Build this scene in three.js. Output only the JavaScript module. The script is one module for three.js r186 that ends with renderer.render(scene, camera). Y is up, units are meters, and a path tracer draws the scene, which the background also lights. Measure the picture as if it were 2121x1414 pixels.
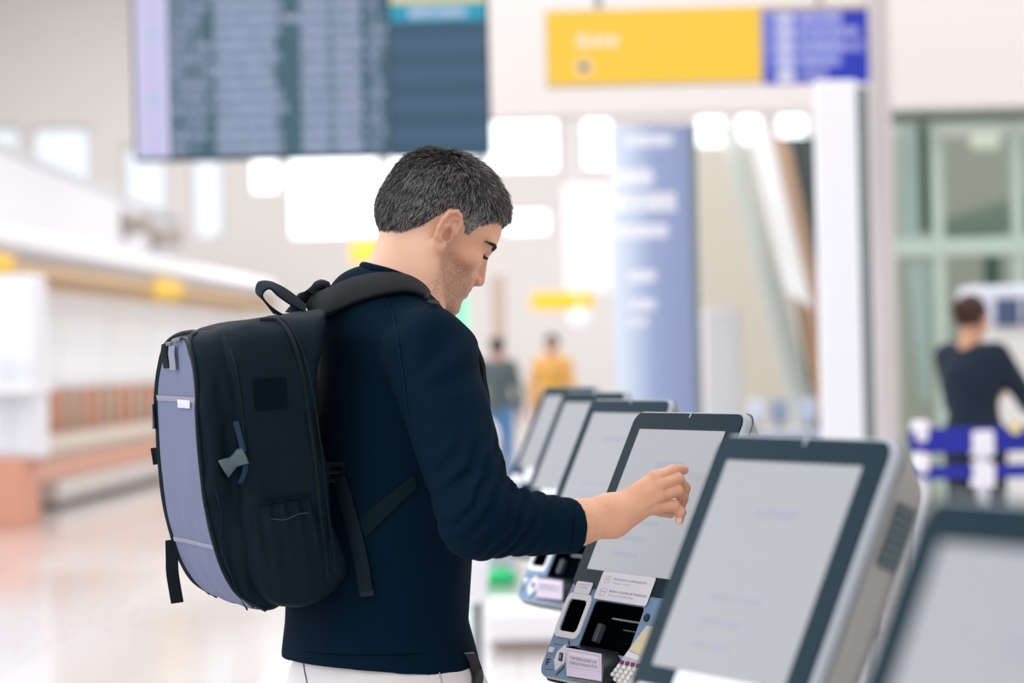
import * as THREE from 'three';
import { RoundedBoxGeometry } from 'three/addons/geometries/RoundedBoxGeometry.js';
import { mergeGeometries } from 'three/addons/utils/BufferGeometryUtils.js';
import { ImprovedNoise } from 'three/addons/math/ImprovedNoise.js';
import { RectAreaLightUniformsLib } from 'three/addons/lights/RectAreaLightUniformsLib.js';

// ---------------------------------------------------------------- camera, sky, lights, exposure
const FPX = 5008, CX = 1060.5, CY = 707;             // focal length and centre in pixels of the 2121 x 1414 frame
const EYE = new THREE.Vector3(0, 1.42, 0);
const scene = new THREE.Scene();
const camera = new THREE.PerspectiveCamera(2 * Math.atan(CY / FPX) * 180 / Math.PI, 2121 / 1414, 0.1, 200);
camera.filmGauge = 36;
camera.position.copy(EYE);
camera.rotation.order = 'YXZ';
camera.rotation.set(Math.atan(34.7 / FPX), 0, -1.3 * Math.PI / 180);
camera.focus = 3.5;
camera.userData.fStop = 3.1;
camera.updateMatrixWorld(true);

const SKY = 2.5;
scene.background = new THREE.Color().setRGB(0.96 * SKY, 1.0 * SKY, 1.06 * SKY);

RectAreaLightUniformsLib.init();
const LAMP = [2.2, 3.1, 4.5, 6.6, 8];                 // added unseen ceiling panels, row by row away from the camera
const renderer = new THREE.WebGLRenderer({ antialias: true });
renderer.toneMapping = THREE.LinearToneMapping;
renderer.toneMappingExposure = 1.0;
renderer.shadowMap.enabled = true;
// ---------------------------------------------------------------- helpers
const V = (x, y, z) => new THREE.Vector3(x, y, z);
let seed = 12345;
const rnd = () => { seed = (seed + 0x6d2b79f5) | 0; let t = Math.imul(seed ^ (seed >>> 15), 1 | seed); t = (t + Math.imul(t ^ (t >>> 7), 61 | t)) ^ t; return ((t ^ (t >>> 14)) >>> 0) / 4294967296; };
const clamp = (x, a, b) => (x < a ? a : x > b ? b : x), lerp = (a, b, t) => a + (b - a) * t;
const sstep = (a, b, x) => { const t = clamp((x - a) / (b - a), 0, 1); return t * t * (3 - 2 * t); };
const improved = new ImprovedNoise(), noise = (x, y, z) => improved.noise(x, y, z);
// a survey of the place: the point at depth z (metres in front of the camera) on the sight line of a pixel
const rayDir = (px, py) => V((px - CX) / FPX, -(py - CY) / FPX, -1).applyQuaternion(camera.quaternion);
const W = (px, py, z) => { const d = rayDir(px, py); return d.multiplyScalar(z / -d.z).add(EYE); };

const used = new Map();
function numbered(n) { const k = used.get(n) || 0; used.set(n, k + 1); return k ? n + '_' + String(k).padStart(3, '0') : n; }
function tag(o, label, category, group, kind) {
  if (label) o.userData.label = label;
  if (category) o.userData.category = category;
  if (group) o.userData.group = group;
  if (kind) o.userData.kind = kind;
  return o;
}
function thing(name, label, category, base, group) {          // a Group at the thing's base; its parts are its children
  const g = new THREE.Group();
  g.name = numbered(name); g.position.copy(base); scene.add(g);
  return tag(g, label, category, group);
}
function shade(m) { m.castShadow = true; m.receiveShadow = true; return m; }
function part(parent, name, geo, mat, label) {                // geo is in world coordinates
  const m = shade(new THREE.Mesh(geo, mat)), o = V(0, 0, 0);
  for (let p = parent; p && p !== scene; p = p.parent) o.add(p.position);
  geo.translate(-o.x, -o.y, -o.z);
  m.name = parent === scene ? numbered(name) : name;
  parent.add(m);
  if (label) m.userData.label = label;
  return m;
}
const struct = (name, geo, mat) => tag(part(scene, name, geo, mat), null, null, null, 'structure');
const single = (name, geo, mat, label, category, group) => tag(part(scene, name, geo, mat), label, category, group);
function copyThing(src, name, dx, dy, dz, label, group) {
  const c = src.clone(); c.name = numbered(name); c.position.add(V(dx, dy, dz)); c.userData = { ...src.userData, label }; if (group) c.userData.group = group;
  scene.add(c); return c;
}
function box(cx, cy, cz, w, h, d, r = 0.006) { return new RoundedBoxGeometry(w, h, d, 2, Math.min(r, w / 2.1, h / 2.1, d / 2.1)).translate(cx, cy, cz); }
const plainBox = (cx, cy, cz, w, h, d) => new THREE.BoxGeometry(w, h, d).translate(cx, cy, cz);
const boxTo = (x0, x1, y0, y1, z0, z1, r) => box((x0 + x1) / 2, (y0 + y1) / 2, (z0 + z1) / 2, Math.abs(x1 - x0), Math.abs(y1 - y0), Math.abs(z1 - z0), r);
const cyl = (cx, y0, y1, cz, r0, r1 = r0, n = 24) => new THREE.CylinderGeometry(r1, r0, y1 - y0, n).translate(cx, (y0 + y1) / 2, cz);
const lathe = (pts, cx, cy, cz, n = 28) => new THREE.LatheGeometry(pts.map((p) => new THREE.Vector2(p[0], p[1])), n).translate(cx, cy, cz);
const tube = (pts, r, seg = 48, rad = 6, closed = false) => new THREE.TubeGeometry(new THREE.CatmullRomCurve3(pts, closed), seg, r, rad, closed);
const merged = (list) => mergeGeometries(list.map((g) => { const q = g.index ? g.toNonIndexed() : g; for (const k of Object.keys(q.attributes)) if (!['position', 'normal', 'uv'].includes(k)) q.deleteAttribute(k); if (!q.attributes.uv) q.setAttribute('uv', new THREE.Float32BufferAttribute(q.attributes.position.count * 2, 2)); return q; }));
// geometry modelled in (a, b, n) and laid into the world by an origin and three axes
function lay(geo, o, A, B, N) { return geo.applyMatrix4(new THREE.Matrix4().makeBasis(A, B, N).setPosition(o)); }

// quads from rings of points (each ring the same length), optional end caps
function loft(rings, closedRing = true, caps = true) {
  const n = rings[0].length, pos = [], idx = [];
  for (const r of rings) for (const p of r) pos.push(p.x, p.y, p.z);
  const m = closedRing ? n : n - 1;
  for (let i = 0; i + 1 < rings.length; i++) for (let j = 0; j < m; j++) {
    const a = i * n + j, b = i * n + (j + 1) % n, c = a + n, d = b + n;
    idx.push(a, b, d, a, d, c);
  }
  if (caps) for (const [ri, flip] of caps === 'first' ? [[0, true]] : [[0, true], [rings.length - 1, false]]) {
    const c = V(0, 0, 0); for (const p of rings[ri]) c.addScaledVector(p, 1 / n);
    const base = pos.length / 3; for (const p of rings[ri]) pos.push(p.x, p.y, p.z); pos.push(c.x, c.y, c.z);
    for (let j = 0; j < n; j++) { const a = base + j, b = base + (j + 1) % n; flip ? idx.push(b, a, base + n) : idx.push(a, b, base + n); }
  }
  const g = new THREE.BufferGeometry();
  g.setAttribute('position', new THREE.Float32BufferAttribute(pos, 3)); g.setIndex(idx);
  g.setAttribute('uv', new THREE.Float32BufferAttribute(pos.length / 3 * 2, 2));
  const uv = g.attributes.uv; for (let i = 0; i < uv.count; i++) uv.setXY(i, pos[i * 3] + pos[i * 3 + 2] * 0.7, pos[i * 3 + 1]);
  g.computeVertexNormals(); return g;
}
// a flat band between two edge lines: thickness t along the side given by out
function band(A, B, t, seg = 40, out = null) {
  const ca = new THREE.CatmullRomCurve3(A), cb = new THREE.CatmullRomCurve3(B), rings = [];
  for (let i = 0; i <= seg; i++) {
    const a = ca.getPoint(i / seg), b = cb.getPoint(i / seg), ta = ca.getTangent(i / seg);
    const n = V(0, 0, 0).crossVectors(ta, b.clone().sub(a)).normalize();
    if (out && n.dot(out) < 0) n.negate();
    n.multiplyScalar(t);
    rings.push([a, a.clone().lerp(b, 0.5).addScaledVector(n, 0.06), b, b.clone().add(n), a.clone().lerp(b, 0.5).addScaledVector(n, 1.12), a.clone().add(n)]);
  }
  return loft(rings);
}
// a strap along a centre line with a width vector at every point
function strap(C, S, t, seg = 40) {
  const cs = new THREE.CatmullRomCurve3(C), ss = new THREE.CatmullRomCurve3(S), rings = [];
  for (let i = 0; i <= seg; i++) {
    const c = cs.getPoint(i / seg), s = ss.getPoint(i / seg), n = V(0, 0, 0).crossVectors(cs.getTangent(i / seg), s).normalize().multiplyScalar(t / 2);
    rings.push([c.clone().sub(s).sub(n), c.clone().add(s).sub(n), c.clone().add(s).add(n), c.clone().sub(s).add(n)]);
  }
  return loft(rings);
}
function roundRect(x0, y0, x1, y1, r) {
  const s = new THREE.Shape(), [a, b, c, d] = Array.isArray(r) ? r : [r, r, r, r];   // corners: x0y0, x1y0, x1y1, x0y1
  s.moveTo(x0 + a, y0); s.lineTo(x1 - b, y0); s.absarc(x1 - b, y0 + b, b, -Math.PI / 2, 0); s.lineTo(x1, y1 - c); s.absarc(x1 - c, y1 - c, c, 0, Math.PI / 2);
  s.lineTo(x0 + d, y1); s.absarc(x0 + d, y1 - d, d, Math.PI / 2, Math.PI); s.lineTo(x0, y0 + a); s.absarc(x0 + a, y0 + a, a, Math.PI, Math.PI * 1.5);
  return s;
}
function rrPts(x0, y0, x1, y1, r, n = 6) { const o = []; for (const [cx, cy, a] of [[x1 - r, y0 + r, -0.5], [x1 - r, y1 - r, 0], [x0 + r, y1 - r, 0.5], [x0 + r, y0 + r, 1]]) for (let i = 0; i <= n; i++) { const t = (a + i / n / 2) * Math.PI; o.push({ x: cx + r * Math.cos(t), y: cy + r * Math.sin(t) }); } return o; }
const extrude = (shape, depth, bevel = 0.001) => new THREE.ExtrudeGeometry(shape, { depth, bevelEnabled: bevel > 0, bevelThickness: bevel, bevelSize: bevel, bevelOffset: -bevel, bevelSegments: 2, curveSegments: 10 });

// ---------------------------------------------------------------- distance fields and their surfaces
const smin = (a, b, k) => { const h = Math.max(k - Math.abs(a - b), 0) / k; return Math.min(a, b) - h * h * k * 0.25; };
const smax = (a, b, k) => -smin(-a, -b, k);
function cone(x, y, z, a, b, r1, r2) {                       // tapered capsule
  const bx = b.x - a.x, by = b.y - a.y, bz = b.z - a.z, px = x - a.x, py = y - a.y, pz = z - a.z;
  const t = clamp((px * bx + py * by + pz * bz) / (bx * bx + by * by + bz * bz), 0, 1), dx = px - bx * t, dy = py - by * t, dz = pz - bz * t;
  return Math.sqrt(dx * dx + dy * dy + dz * dz) - (r1 + (r2 - r1) * t);
}
function ell(x, y, z, cx, cy, cz, rx, ry, rz) {
  const dx = x - cx, dy = y - cy, dz = z - cz, k0 = Math.sqrt((dx / rx) ** 2 + (dy / ry) ** 2 + (dz / rz) ** 2);
  const k1 = Math.sqrt((dx / rx / rx) ** 2 + (dy / ry / ry) ** 2 + (dz / rz / rz) ** 2);
  return k1 < 1e-9 ? -Math.min(rx, ry, rz) : k0 * (k0 - 1) / k1;
}
const ball = (x, y, z, cx, cy, cz, r) => Math.sqrt((x - cx) ** 2 + (y - cy) ** 2 + (z - cz) ** 2) - r;
function polySDF(P) {                                          // signed distance to a closed polygon [[x, y], ...]
  const n = P.length;
  return (x, y) => {
    let d = 1e9, s = 1;
    for (let i = 0, j = n - 1; i < n; j = i, i++) {
      const ex = P[j][0] - P[i][0], ey = P[j][1] - P[i][1], wx = x - P[i][0], wy = y - P[i][1];
      const t = clamp((wx * ex + wy * ey) / (ex * ex + ey * ey), 0, 1), bx = wx - ex * t, by = wy - ey * t;
      d = Math.min(d, bx * bx + by * by);
      const c1 = y >= P[i][1], c2 = y < P[j][1], c3 = ex * wy > ey * wx;
      if ((c1 && c2 && c3) || (!c1 && !c2 && !c3)) s = -s;
    }
    return s * Math.sqrt(d);
  };
}
const smoothPoly = (P, n = 90) => new THREE.CatmullRomCurve3(P.map((p) => V(p[0], p[1], 0)), true, 'centripetal').getPoints(n).slice(0, n).map((p) => [p.x, p.y]);
// surface nets: one vertex per cell that the surface crosses, joined by quads
function surface(f, lo, hi, h, color = null, keep = null) {
  const nx = Math.ceil((hi[0] - lo[0]) / h) + 1, ny = Math.ceil((hi[1] - lo[1]) / h) + 1, nz = Math.ceil((hi[2] - lo[2]) / h) + 1;
  const val = new Float32Array(nx * ny * nz).fill(NaN), at = (i, j, k) => (k * ny + j) * nx + i, B = 5;
  const busy = [];
  for (let k = 0; k < nz - 1; k += B) for (let j = 0; j < ny - 1; j += B) for (let i = 0; i < nx - 1; i += B) {
    const d = f(lo[0] + (i + B / 2) * h, lo[1] + (j + B / 2) * h, lo[2] + (k + B / 2) * h);
    if (Math.abs(d) > B * h * 1.5) continue;
    busy.push([i, j, k]);
    for (let c = k; c <= Math.min(k + B, nz - 1); c++) for (let b = j; b <= Math.min(j + B, ny - 1); b++) for (let a = i; a <= Math.min(i + B, nx - 1); a++) {
      const q = at(a, b, c); if (val[q] !== val[q]) val[q] = f(lo[0] + a * h, lo[1] + b * h, lo[2] + c * h);
    }
  }
  const vert = new Map(), pos = [], idx = [], E = [[0, 1], [2, 3], [4, 5], [6, 7], [0, 2], [1, 3], [4, 6], [5, 7], [0, 4], [1, 5], [2, 6], [3, 7]], v8 = new Float32Array(8);
  for (const [i0, j0, k0] of busy) for (let k = k0; k < Math.min(k0 + B, nz - 1); k++) for (let j = j0; j < Math.min(j0 + B, ny - 1); j++) for (let i = i0; i < Math.min(i0 + B, nx - 1); i++) {
    let m = 0; for (let c = 0; c < 8; c++) { v8[c] = val[at(i + (c & 1), j + (c >> 1 & 1), k + (c >> 2))]; if (v8[c] < 0) m |= 1 << c; }
    if (m === 0 || m === 255) continue;
    let x = 0, y = 0, z = 0, n = 0;
    for (const [a, b] of E) if ((m >> a & 1) !== (m >> b & 1)) {
      const t = v8[a] / (v8[a] - v8[b]);
      x += lerp(a & 1, b & 1, t); y += lerp(a >> 1 & 1, b >> 1 & 1, t); z += lerp(a >> 2, b >> 2, t); n++;
    }
    vert.set(at(i, j, k), pos.length / 3);
    pos.push(lo[0] + (i + x / n) * h, lo[1] + (j + y / n) * h, lo[2] + (k + z / n) * h);
  }
  const quad = (a, b, c, d, flip) => { const A = vert.get(a), Bq = vert.get(b), C = vert.get(c), D = vert.get(d); if (A === undefined || Bq === undefined || C === undefined || D === undefined) return; flip ? idx.push(A, C, Bq, A, D, C) : idx.push(A, Bq, C, A, C, D); };
  for (const q of [...vert.keys()]) {
    const i = q % nx, j = Math.floor(q / nx) % ny, k = Math.floor(q / nx / ny), s = val[q] < 0;
    if (j > 0 && k > 0 && s !== (val[at(i + 1, j, k)] < 0)) quad(at(i, j - 1, k - 1), at(i, j, k - 1), q, at(i, j - 1, k), !s);
    if (i > 0 && k > 0 && s !== (val[at(i, j + 1, k)] < 0)) quad(at(i - 1, j, k - 1), at(i - 1, j, k), q, at(i, j, k - 1), !s);
    if (i > 0 && j > 0 && s !== (val[at(i, j, k + 1)] < 0)) quad(at(i - 1, j - 1, k), at(i, j - 1, k), q, at(i - 1, j, k), !s);
  }
  const nv = pos.length / 3, nor = new Float32Array(nv * 3), uv = new Float32Array(nv * 2), col = color && new Float32Array(nv * 3), e = h * 0.5;
  for (let i = 0; i < nv; i++) {
    const x = pos[i * 3], y = pos[i * 3 + 1], z = pos[i * 3 + 2];
    let a = f(x + e, y, z) - f(x - e, y, z), b = f(x, y + e, z) - f(x, y - e, z), c = f(x, y, z + e) - f(x, y, z - e);
    const l = Math.hypot(a, b, c) || 1; a /= l; b /= l; c /= l;
    nor.set([a, b, c], i * 3);
    uv[i * 2] = x + z * 0.75; uv[i * 2 + 1] = y + z * 0.2;
    if (color) col.set(color(x, y, z, a, b, c), i * 3);
  }
  const g = new THREE.BufferGeometry();
  g.setAttribute('position', new THREE.Float32BufferAttribute(pos, 3)); g.setAttribute('normal', new THREE.BufferAttribute(nor, 3)); g.setAttribute('uv', new THREE.BufferAttribute(uv, 2));
  if (color) g.setAttribute('color', new THREE.BufferAttribute(col, 3));
  if (keep) { const out = []; for (let t = 0; t < idx.length; t += 3) { const a = idx[t] * 3, b = idx[t + 1] * 3, c = idx[t + 2] * 3; if (keep((pos[a] + pos[b] + pos[c]) / 3, (pos[a + 1] + pos[b + 1] + pos[c + 1]) / 3, (pos[a + 2] + pos[b + 2] + pos[c + 2]) / 3)) out.push(idx[t], idx[t + 1], idx[t + 2]); } g.setIndex(out); }
  else g.setIndex(idx);
  return g;
}
// first point of a field along a line of sight, else the closest point
function touch(f, px, py, off = 0, z0 = 2.9, z1 = 4.3) {
  const d = rayDir(px, py), s = 1 / -d.z; let t = z0 * s, best = 1e9, bt = t;
  for (let i = 0; i < 260 && t < z1 * s; i++) {
    const x = EYE.x + d.x * t, y = EYE.y + d.y * t, z = EYE.z + d.z * t, v = f(x, y, z) - off;
    if (v < best) { best = v; bt = t; }
    if (v < 0.0004) break;
    t += Math.max(v * 0.6, 0.0004);
  }
  return EYE.clone().addScaledVector(d, bt);
}
const touches = (f, list, off, z0, z1) => list.map((p) => touch(f, p[0], p[1], off, z0, z1));

// ---------------------------------------------------------------- materials
const std = (hex, rough = 0.6, extra = {}) => new THREE.MeshStandardMaterial({ color: hex, roughness: rough, ...extra });
const phys = (hex, rough, extra = {}) => new THREE.MeshPhysicalMaterial({ color: hex, roughness: rough, ...extra });
const glow = (hex, k, extra = {}) => new THREE.MeshStandardMaterial({ color: hex, emissive: hex, emissiveIntensity: k, roughness: 0.6, ...extra });
function canvas(w, h, draw) {
  const c = document.createElement('canvas'); c.width = w; c.height = h; draw(c.getContext('2d'), w, h);
  const t = new THREE.CanvasTexture(c); t.colorSpace = THREE.SRGBColorSpace; t.anisotropy = 4; return t;
}
function grain(n, fn, rep) {
  const d = new Uint8Array(n * n * 4);
  for (let y = 0; y < n; y++) for (let x = 0; x < n; x++) { const v = clamp(fn(x, y) * 255, 0, 255); d.set([v, v, v, 255], (y * n + x) * 4); }
  const t = new THREE.DataTexture(d, n, n); t.magFilter = THREE.LinearFilter; t.minFilter = THREE.LinearFilter; t.wrapS = t.wrapT = THREE.RepeatWrapping; t.repeat.set(rep, rep); t.needsUpdate = true; return t;
}
const weave = grain(256, (x, y) => 0.5 + 0.22 * Math.sin(x * Math.PI / 4) * Math.cos(y * Math.PI / 4) + 0.3 * (rnd() - 0.5), 12);
const knit = grain(256, (x, y) => 0.5 + 0.18 * Math.sin(x * Math.PI / 3.2) + 0.35 * (rnd() - 0.5), 9);
// ---------------------------------------------------------------- the hall: floor, walls, ceiling, windows, lamps
const HX = 11, HZ0 = 9, HZ1 = -46, HH = 9;
const wallMat = std(0xe9e6e5, 0.9), ceilMat = std(0xf2f0ec, 0.9), frameMat = std(0xd9d4cf, 0.5);
const paneMat = phys(0xffffff, 0.02, { transmission: 1, thickness: 0, ior: 1.3 });
const milkMat = phys(0xf4f8fb, 0.9, { transmission: 0.45, thickness: 0 });
{
  const tex = canvas(1024, 1024, (c, w, h) => {          // large stone slabs of slightly different tone
    c.fillStyle = '#cfc6c0'; c.fillRect(0, 0, w, h);
    const tones = ['#e6e4e6', '#dcd8d8', '#e0dddf', '#d6cecc', '#e9e8ea', '#dad6d8'];
    for (let j = 0; j < 8; j++) for (let i = 0; i < 8; i++) { c.fillStyle = tones[Math.floor(rnd() * tones.length)]; c.fillRect(i * 128 + 1, j * 128 + 1, 126, 126); }
    for (let i = 0; i < 9000; i++) { c.fillStyle = rnd() < 0.5 ? 'rgba(120,100,90,0.10)' : 'rgba(255,255,255,0.12)'; const s = 1 + rnd() * 4; c.fillRect(rnd() * w, rnd() * h, s, s); }
  });
  tex.wrapS = tex.wrapT = THREE.RepeatWrapping;
  const g = new THREE.BoxGeometry(2 * HX + 0.6, 0.3, HZ0 - HZ1 + 0.6).translate(0, -0.15, (HZ0 + HZ1) / 2);
  const p = g.attributes.position, u = g.attributes.uv; for (let i = 0; i < p.count; i++) u.setXY(i, p.getX(i) / 9.6, p.getZ(i) / 9.6);
  struct('floor', g, phys(0xffffff, 0.16, { map: tex, clearcoat: 0.6, clearcoatRoughness: 0.1 }));
}
struct('ceiling', plainBox(0, HH + 0.15, (HZ0 + HZ1) / 2, 2 * HX + 0.6, 0.3, HZ0 - HZ1 + 0.6), ceilMat);
struct('wall_right', plainBox(HX + 0.15, HH / 2, (HZ0 + HZ1) / 2, 0.3, HH, HZ0 - HZ1), wallMat);
struct('wall_front', plainBox(0, HH / 2, HZ0 + 0.15, 2 * HX, HH, 0.3), wallMat);
let windows = 0;
function holed(name, x0, x1, y0, y1, rects, place) {       // a wall with window openings, in its own plane
  const s = new THREE.Shape([[x0, y0], [x1, y0], [x1, y1], [x0, y1]].map((p) => new THREE.Vector2(...p)));
  for (const [a, b, c, d] of rects) s.holes.push(new THREE.Path([[a, c], [a, d], [b, d], [b, c]].map((p) => new THREE.Vector2(...p))));
  const g = new THREE.ExtrudeGeometry(s, { depth: 0.3, bevelEnabled: false });
  place(g); struct(name, g, wallMat);
  for (const [a, b, c, d, m] of rects) {
    const f = new THREE.Shape([[a, c], [b, c], [b, d], [a, d]].map((p) => new THREE.Vector2(...p))), t = 0.05;
    f.holes.push(new THREE.Path([[a + t, c + t], [a + t, d - t], [b - t, d - t], [b - t, c + t]].map((p) => new THREE.Vector2(...p))));
    const fg = new THREE.ExtrudeGeometry(f, { depth: 0.08, bevelEnabled: false }).translate(0, 0, 0.1); place(fg);
    const w = tag(part(scene, 'window_' + ++windows, fg, frameMat), null, null, null, 'structure');
    const pg = new THREE.BoxGeometry(b - a - 0.1, d - c - 0.1, 0.01).translate((a + b) / 2, (c + d) / 2, 0.14); place(pg);
    part(w, 'pane', pg, m || paneMat);
  }
}
const bx = (px, py) => W(px, py, 46).x, by = (px, py) => W(px, py, 46).y;
const opening = (x0, y0, x1, y1, m) => [bx(x0, y0), bx(x1, y0), by(x0, y1), by(x0, y0), m];
holed('wall_back', -HX, HX, 0, HH, [
  opening(-60, 262, 40, 500, milkMat), opening(62, 262, 188, 500, milkMat), opening(252, 300, 345, 500, milkMat), opening(392, 300, 462, 496, milkMat),
  opening(514, 285, 578, 402), opening(592, 285, 785, 496), opening(800, 285, 985, 496), opening(1001, 200, 1156, 358), opening(1203, 200, 1268, 352), opening(1040, 432, 1140, 488),
  opening(1438, 200, 1506, 306), opening(1522, 200, 1580, 300), opening(1608, 200, 1674, 292),
], (g) => g.translate(0, 0, HZ1 - 0.3));
{
  const r = []; for (let i = 0; i < 5; i++) r.push([-16.5 + i * 5, -12.1 + i * 5, 1.2, 8.2]);   // along z, the side that lights the traveller
  holed('wall_left', HZ1, HZ0, 0, HH, r, (g) => g.applyMatrix4(new THREE.Matrix4().makeBasis(V(0, 0, 1), V(0, 1, 0), V(-1, 0, 0)).setPosition(-HX, 0, 0)));
}
for (let i = 0; i < 5; i++) for (let j = 0; j < 3; j++) {
  const x = -7 + j * 7, z = 3 - i * 10, w = 3, d = 4.4;
  const g = thing('added_ceiling_light', 'large unseen luminous panel added to the ceiling of the hall', 'light', V(x, HH - 0.08, z), 'added luminous ceiling panels');  // panels out of view, added to light the hall
  part(g, 'frame', merged([plainBox(x, HH - 0.04, z - d / 2, w + 0.1, 0.08, 0.08), plainBox(x, HH - 0.04, z + d / 2, w + 0.1, 0.08, 0.08), plainBox(x - w / 2, HH - 0.04, z, 0.08, 0.08, d), plainBox(x + w / 2, HH - 0.04, z, 0.08, 0.08, d)]), frameMat);
  part(g, 'diffuser', plainBox(x, HH - 0.03, z, w, 0.03, d), glow(0xffffff, 1));
  const l = new THREE.RectAreaLight(new THREE.Color().setRGB(1, 0.992, 0.985), LAMP[i], w, d);
  l.position.set(x, HH - 0.09, z); l.rotation.x = -Math.PI / 2; l.name = 'added_ceiling_lamp'; scene.add(l);
}
// the bulkhead over the far passage
const BZ = 20;
struct('wall_bulkhead', boxTo(W(1000, 235, BZ).x, HX, W(1400, 235, BZ).y, HH, -BZ, -BZ - 0.4, 0.01), std(0xe4dedb, 0.9));
struct('wall_partition', boxTo(W(1446, 300, 31).x, W(1850, 300, 31).x, 0, W(1500, 306, 31).y, -31, -31.3, 0.01), std(0xcdc8bd, 0.9));
// ---------------------------------------------------------------- far and middle distance
const white = std(0xf1f2f6, 0.35), offWhite = std(0xe6e6ea, 0.5), steel = std(0x9aa0a5, 0.3, { metalness: 0.8 }), dark = std(0x1b2a33, 0.5), beige = std(0xd9b88f, 0.6), yellow = std(0xffcf45, 0.55), salmon = std(0xd99a83, 0.6), tan = std(0xb99a88, 0.6), royal = std(0x10229c, 0.6);
// blurred-out print: rows of small strokes that stand for lettering too small to read
function strokes(c, x, y, w, h, col, fill = 0.8) {
  c.fillStyle = col; let q = x;
  while (q < x + w - h * 0.3) { const cw = h * (0.35 + rnd() * 0.3); if (rnd() < fill + 0.1) { c.fillRect(q, y, cw * 0.3, h); c.fillRect(q, y + h * (rnd() < 0.5 ? 0 : 0.42), cw * 0.75, h * 0.2); if (rnd() < 0.6) c.fillRect(q + cw * 0.55, y, cw * 0.25, h); if (rnd() < 0.5) c.fillRect(q, y + h * 0.8, cw * 0.75, h * 0.2); } q += cw; }
}
function flat(px0, py0, px1, py1, z, depth, r = 0.01) { const a = W(px0, py0, z), b = W(px1, py0, z), c = W(px0, py1, z); return { x0: a.x, x1: b.x, y0: c.y, y1: a.y, z: -z, g: boxTo(a.x, b.x, c.y, a.y, -z, -z - depth, r) }; }
const rodMat = std(0xd8d6d4, 0.5);
function hangs(name, f, mat, label, category) {               // a panel on two thin rods from the ceiling
  const g = thing(name, label, category, V((f.x0 + f.x1) / 2, f.y0, f.z)), w = (f.x1 - f.x0) * 0.3, m = (f.x0 + f.x1) / 2;
  part(g, 'panel', f.g, mat); for (const k of [-1, 1]) part(g, 'rod', cyl(m + k * w, f.y1 - 0.01, HH, f.z - 0.05, 0.006, 0.006, 8), rodMat);
}
function printed(f, tex, emit, lift = 0.004, rough = 0.4) {   // a printed or lit face on the front of a slab
  const g = new THREE.BoxGeometry(f.x1 - f.x0, f.y1 - f.y0, 0.006).translate((f.x0 + f.x1) / 2, (f.y0 + f.y1) / 2, f.z + lift);
  return [g, emit ? new THREE.MeshStandardMaterial({ color: 0x05080a, emissive: 0xffffff, emissiveMap: tex, emissiveIntensity: emit, roughness: rough }) : std(0xffffff, rough, { map: tex })];
}
{ // departure board
  const Z = 15, o = flat(268, -130, 1008, 334, Z, 0.16, 0.01), T = 464;
  const g = thing('departure_board', 'large dark hanging departure board with columns of lilac text', 'display board', V((o.x0 + o.x1) / 2, o.y0, o.z));
  part(g, 'housing', o.g, std(0x22333d, 0.5));
  const main = canvas(1056, 920, (c, w, h) => {
    c.fillStyle = '#3a5f70'; c.fillRect(0, 0, w, h);
    c.fillStyle = '#d2cdf0'; c.fillRect(0, 0, 136, h);
    for (let i = 0; i < 17; i++) {
      const y = i * 54 + 6, k = 30;
      c.fillStyle = i % 5 === 2 ? '#a9c4e0' : '#c6bfe8'; c.fillRect(40, y + 4, 66, 28);
      strokes(c, 150, y, 100 + rnd() * 120, k, '#b7bcdf'); strokes(c, 330, y, 230 + rnd() * 80 + (i === 6 ? 60 : 0), k, '#c3c8ea', 1);
      strokes(c, 690, y, 110, k, '#c6c6ea', 1); strokes(c, 830, y, 110, k, '#c3c3e6', 1); strokes(c, 970, y, 40 + rnd() * 40, k, '#b5b9e0');
      c.fillStyle = 'rgba(196,196,234,0.5)'; c.fillRect(340, y, 240, k + 6); c.fillRect(690, y, 250, k + 6);
    }
  });
  const pm = flat(275, -124, 801, 328, Z, 0.01); part(g, 'display_panel', ...printed(pm, main, 0.95));
  const side = canvas(400, 904, (c, w, h) => {
    c.fillStyle = '#3c5f7c'; c.fillRect(0, 0, w, h); c.fillStyle = '#e8e2a8'; c.fillRect(0, 0, w, 268);
    c.fillStyle = '#12a8cc'; c.fillRect(0, 268, w, 72); strokes(c, 80, 282, 240, 44, '#dfe4fa', 1); c.fillStyle = 'rgba(200,205,240,0.6)'; c.fillRect(76, 280, 250, 48);
    for (let i = 0; i < 9; i++) { c.fillStyle = i % 2 ? 'rgba(70,105,140,0.5)' : 'rgba(40,85,110,0.5)'; c.fillRect(0, 350 + i * 62, w, 50); }
  });
  const ps = flat(805, -124, 1002, 328, Z, 0.01); part(g, 'display_panel', ...printed(ps, side, 0.8), 'dark panel with a cyan heading');
  for (const px of [420, 860]) part(g, 'hanger_rod', cyl(W(px, 0, Z).x, o.y1, HH, o.z - 0.08, 0.03), steel);
}
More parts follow.
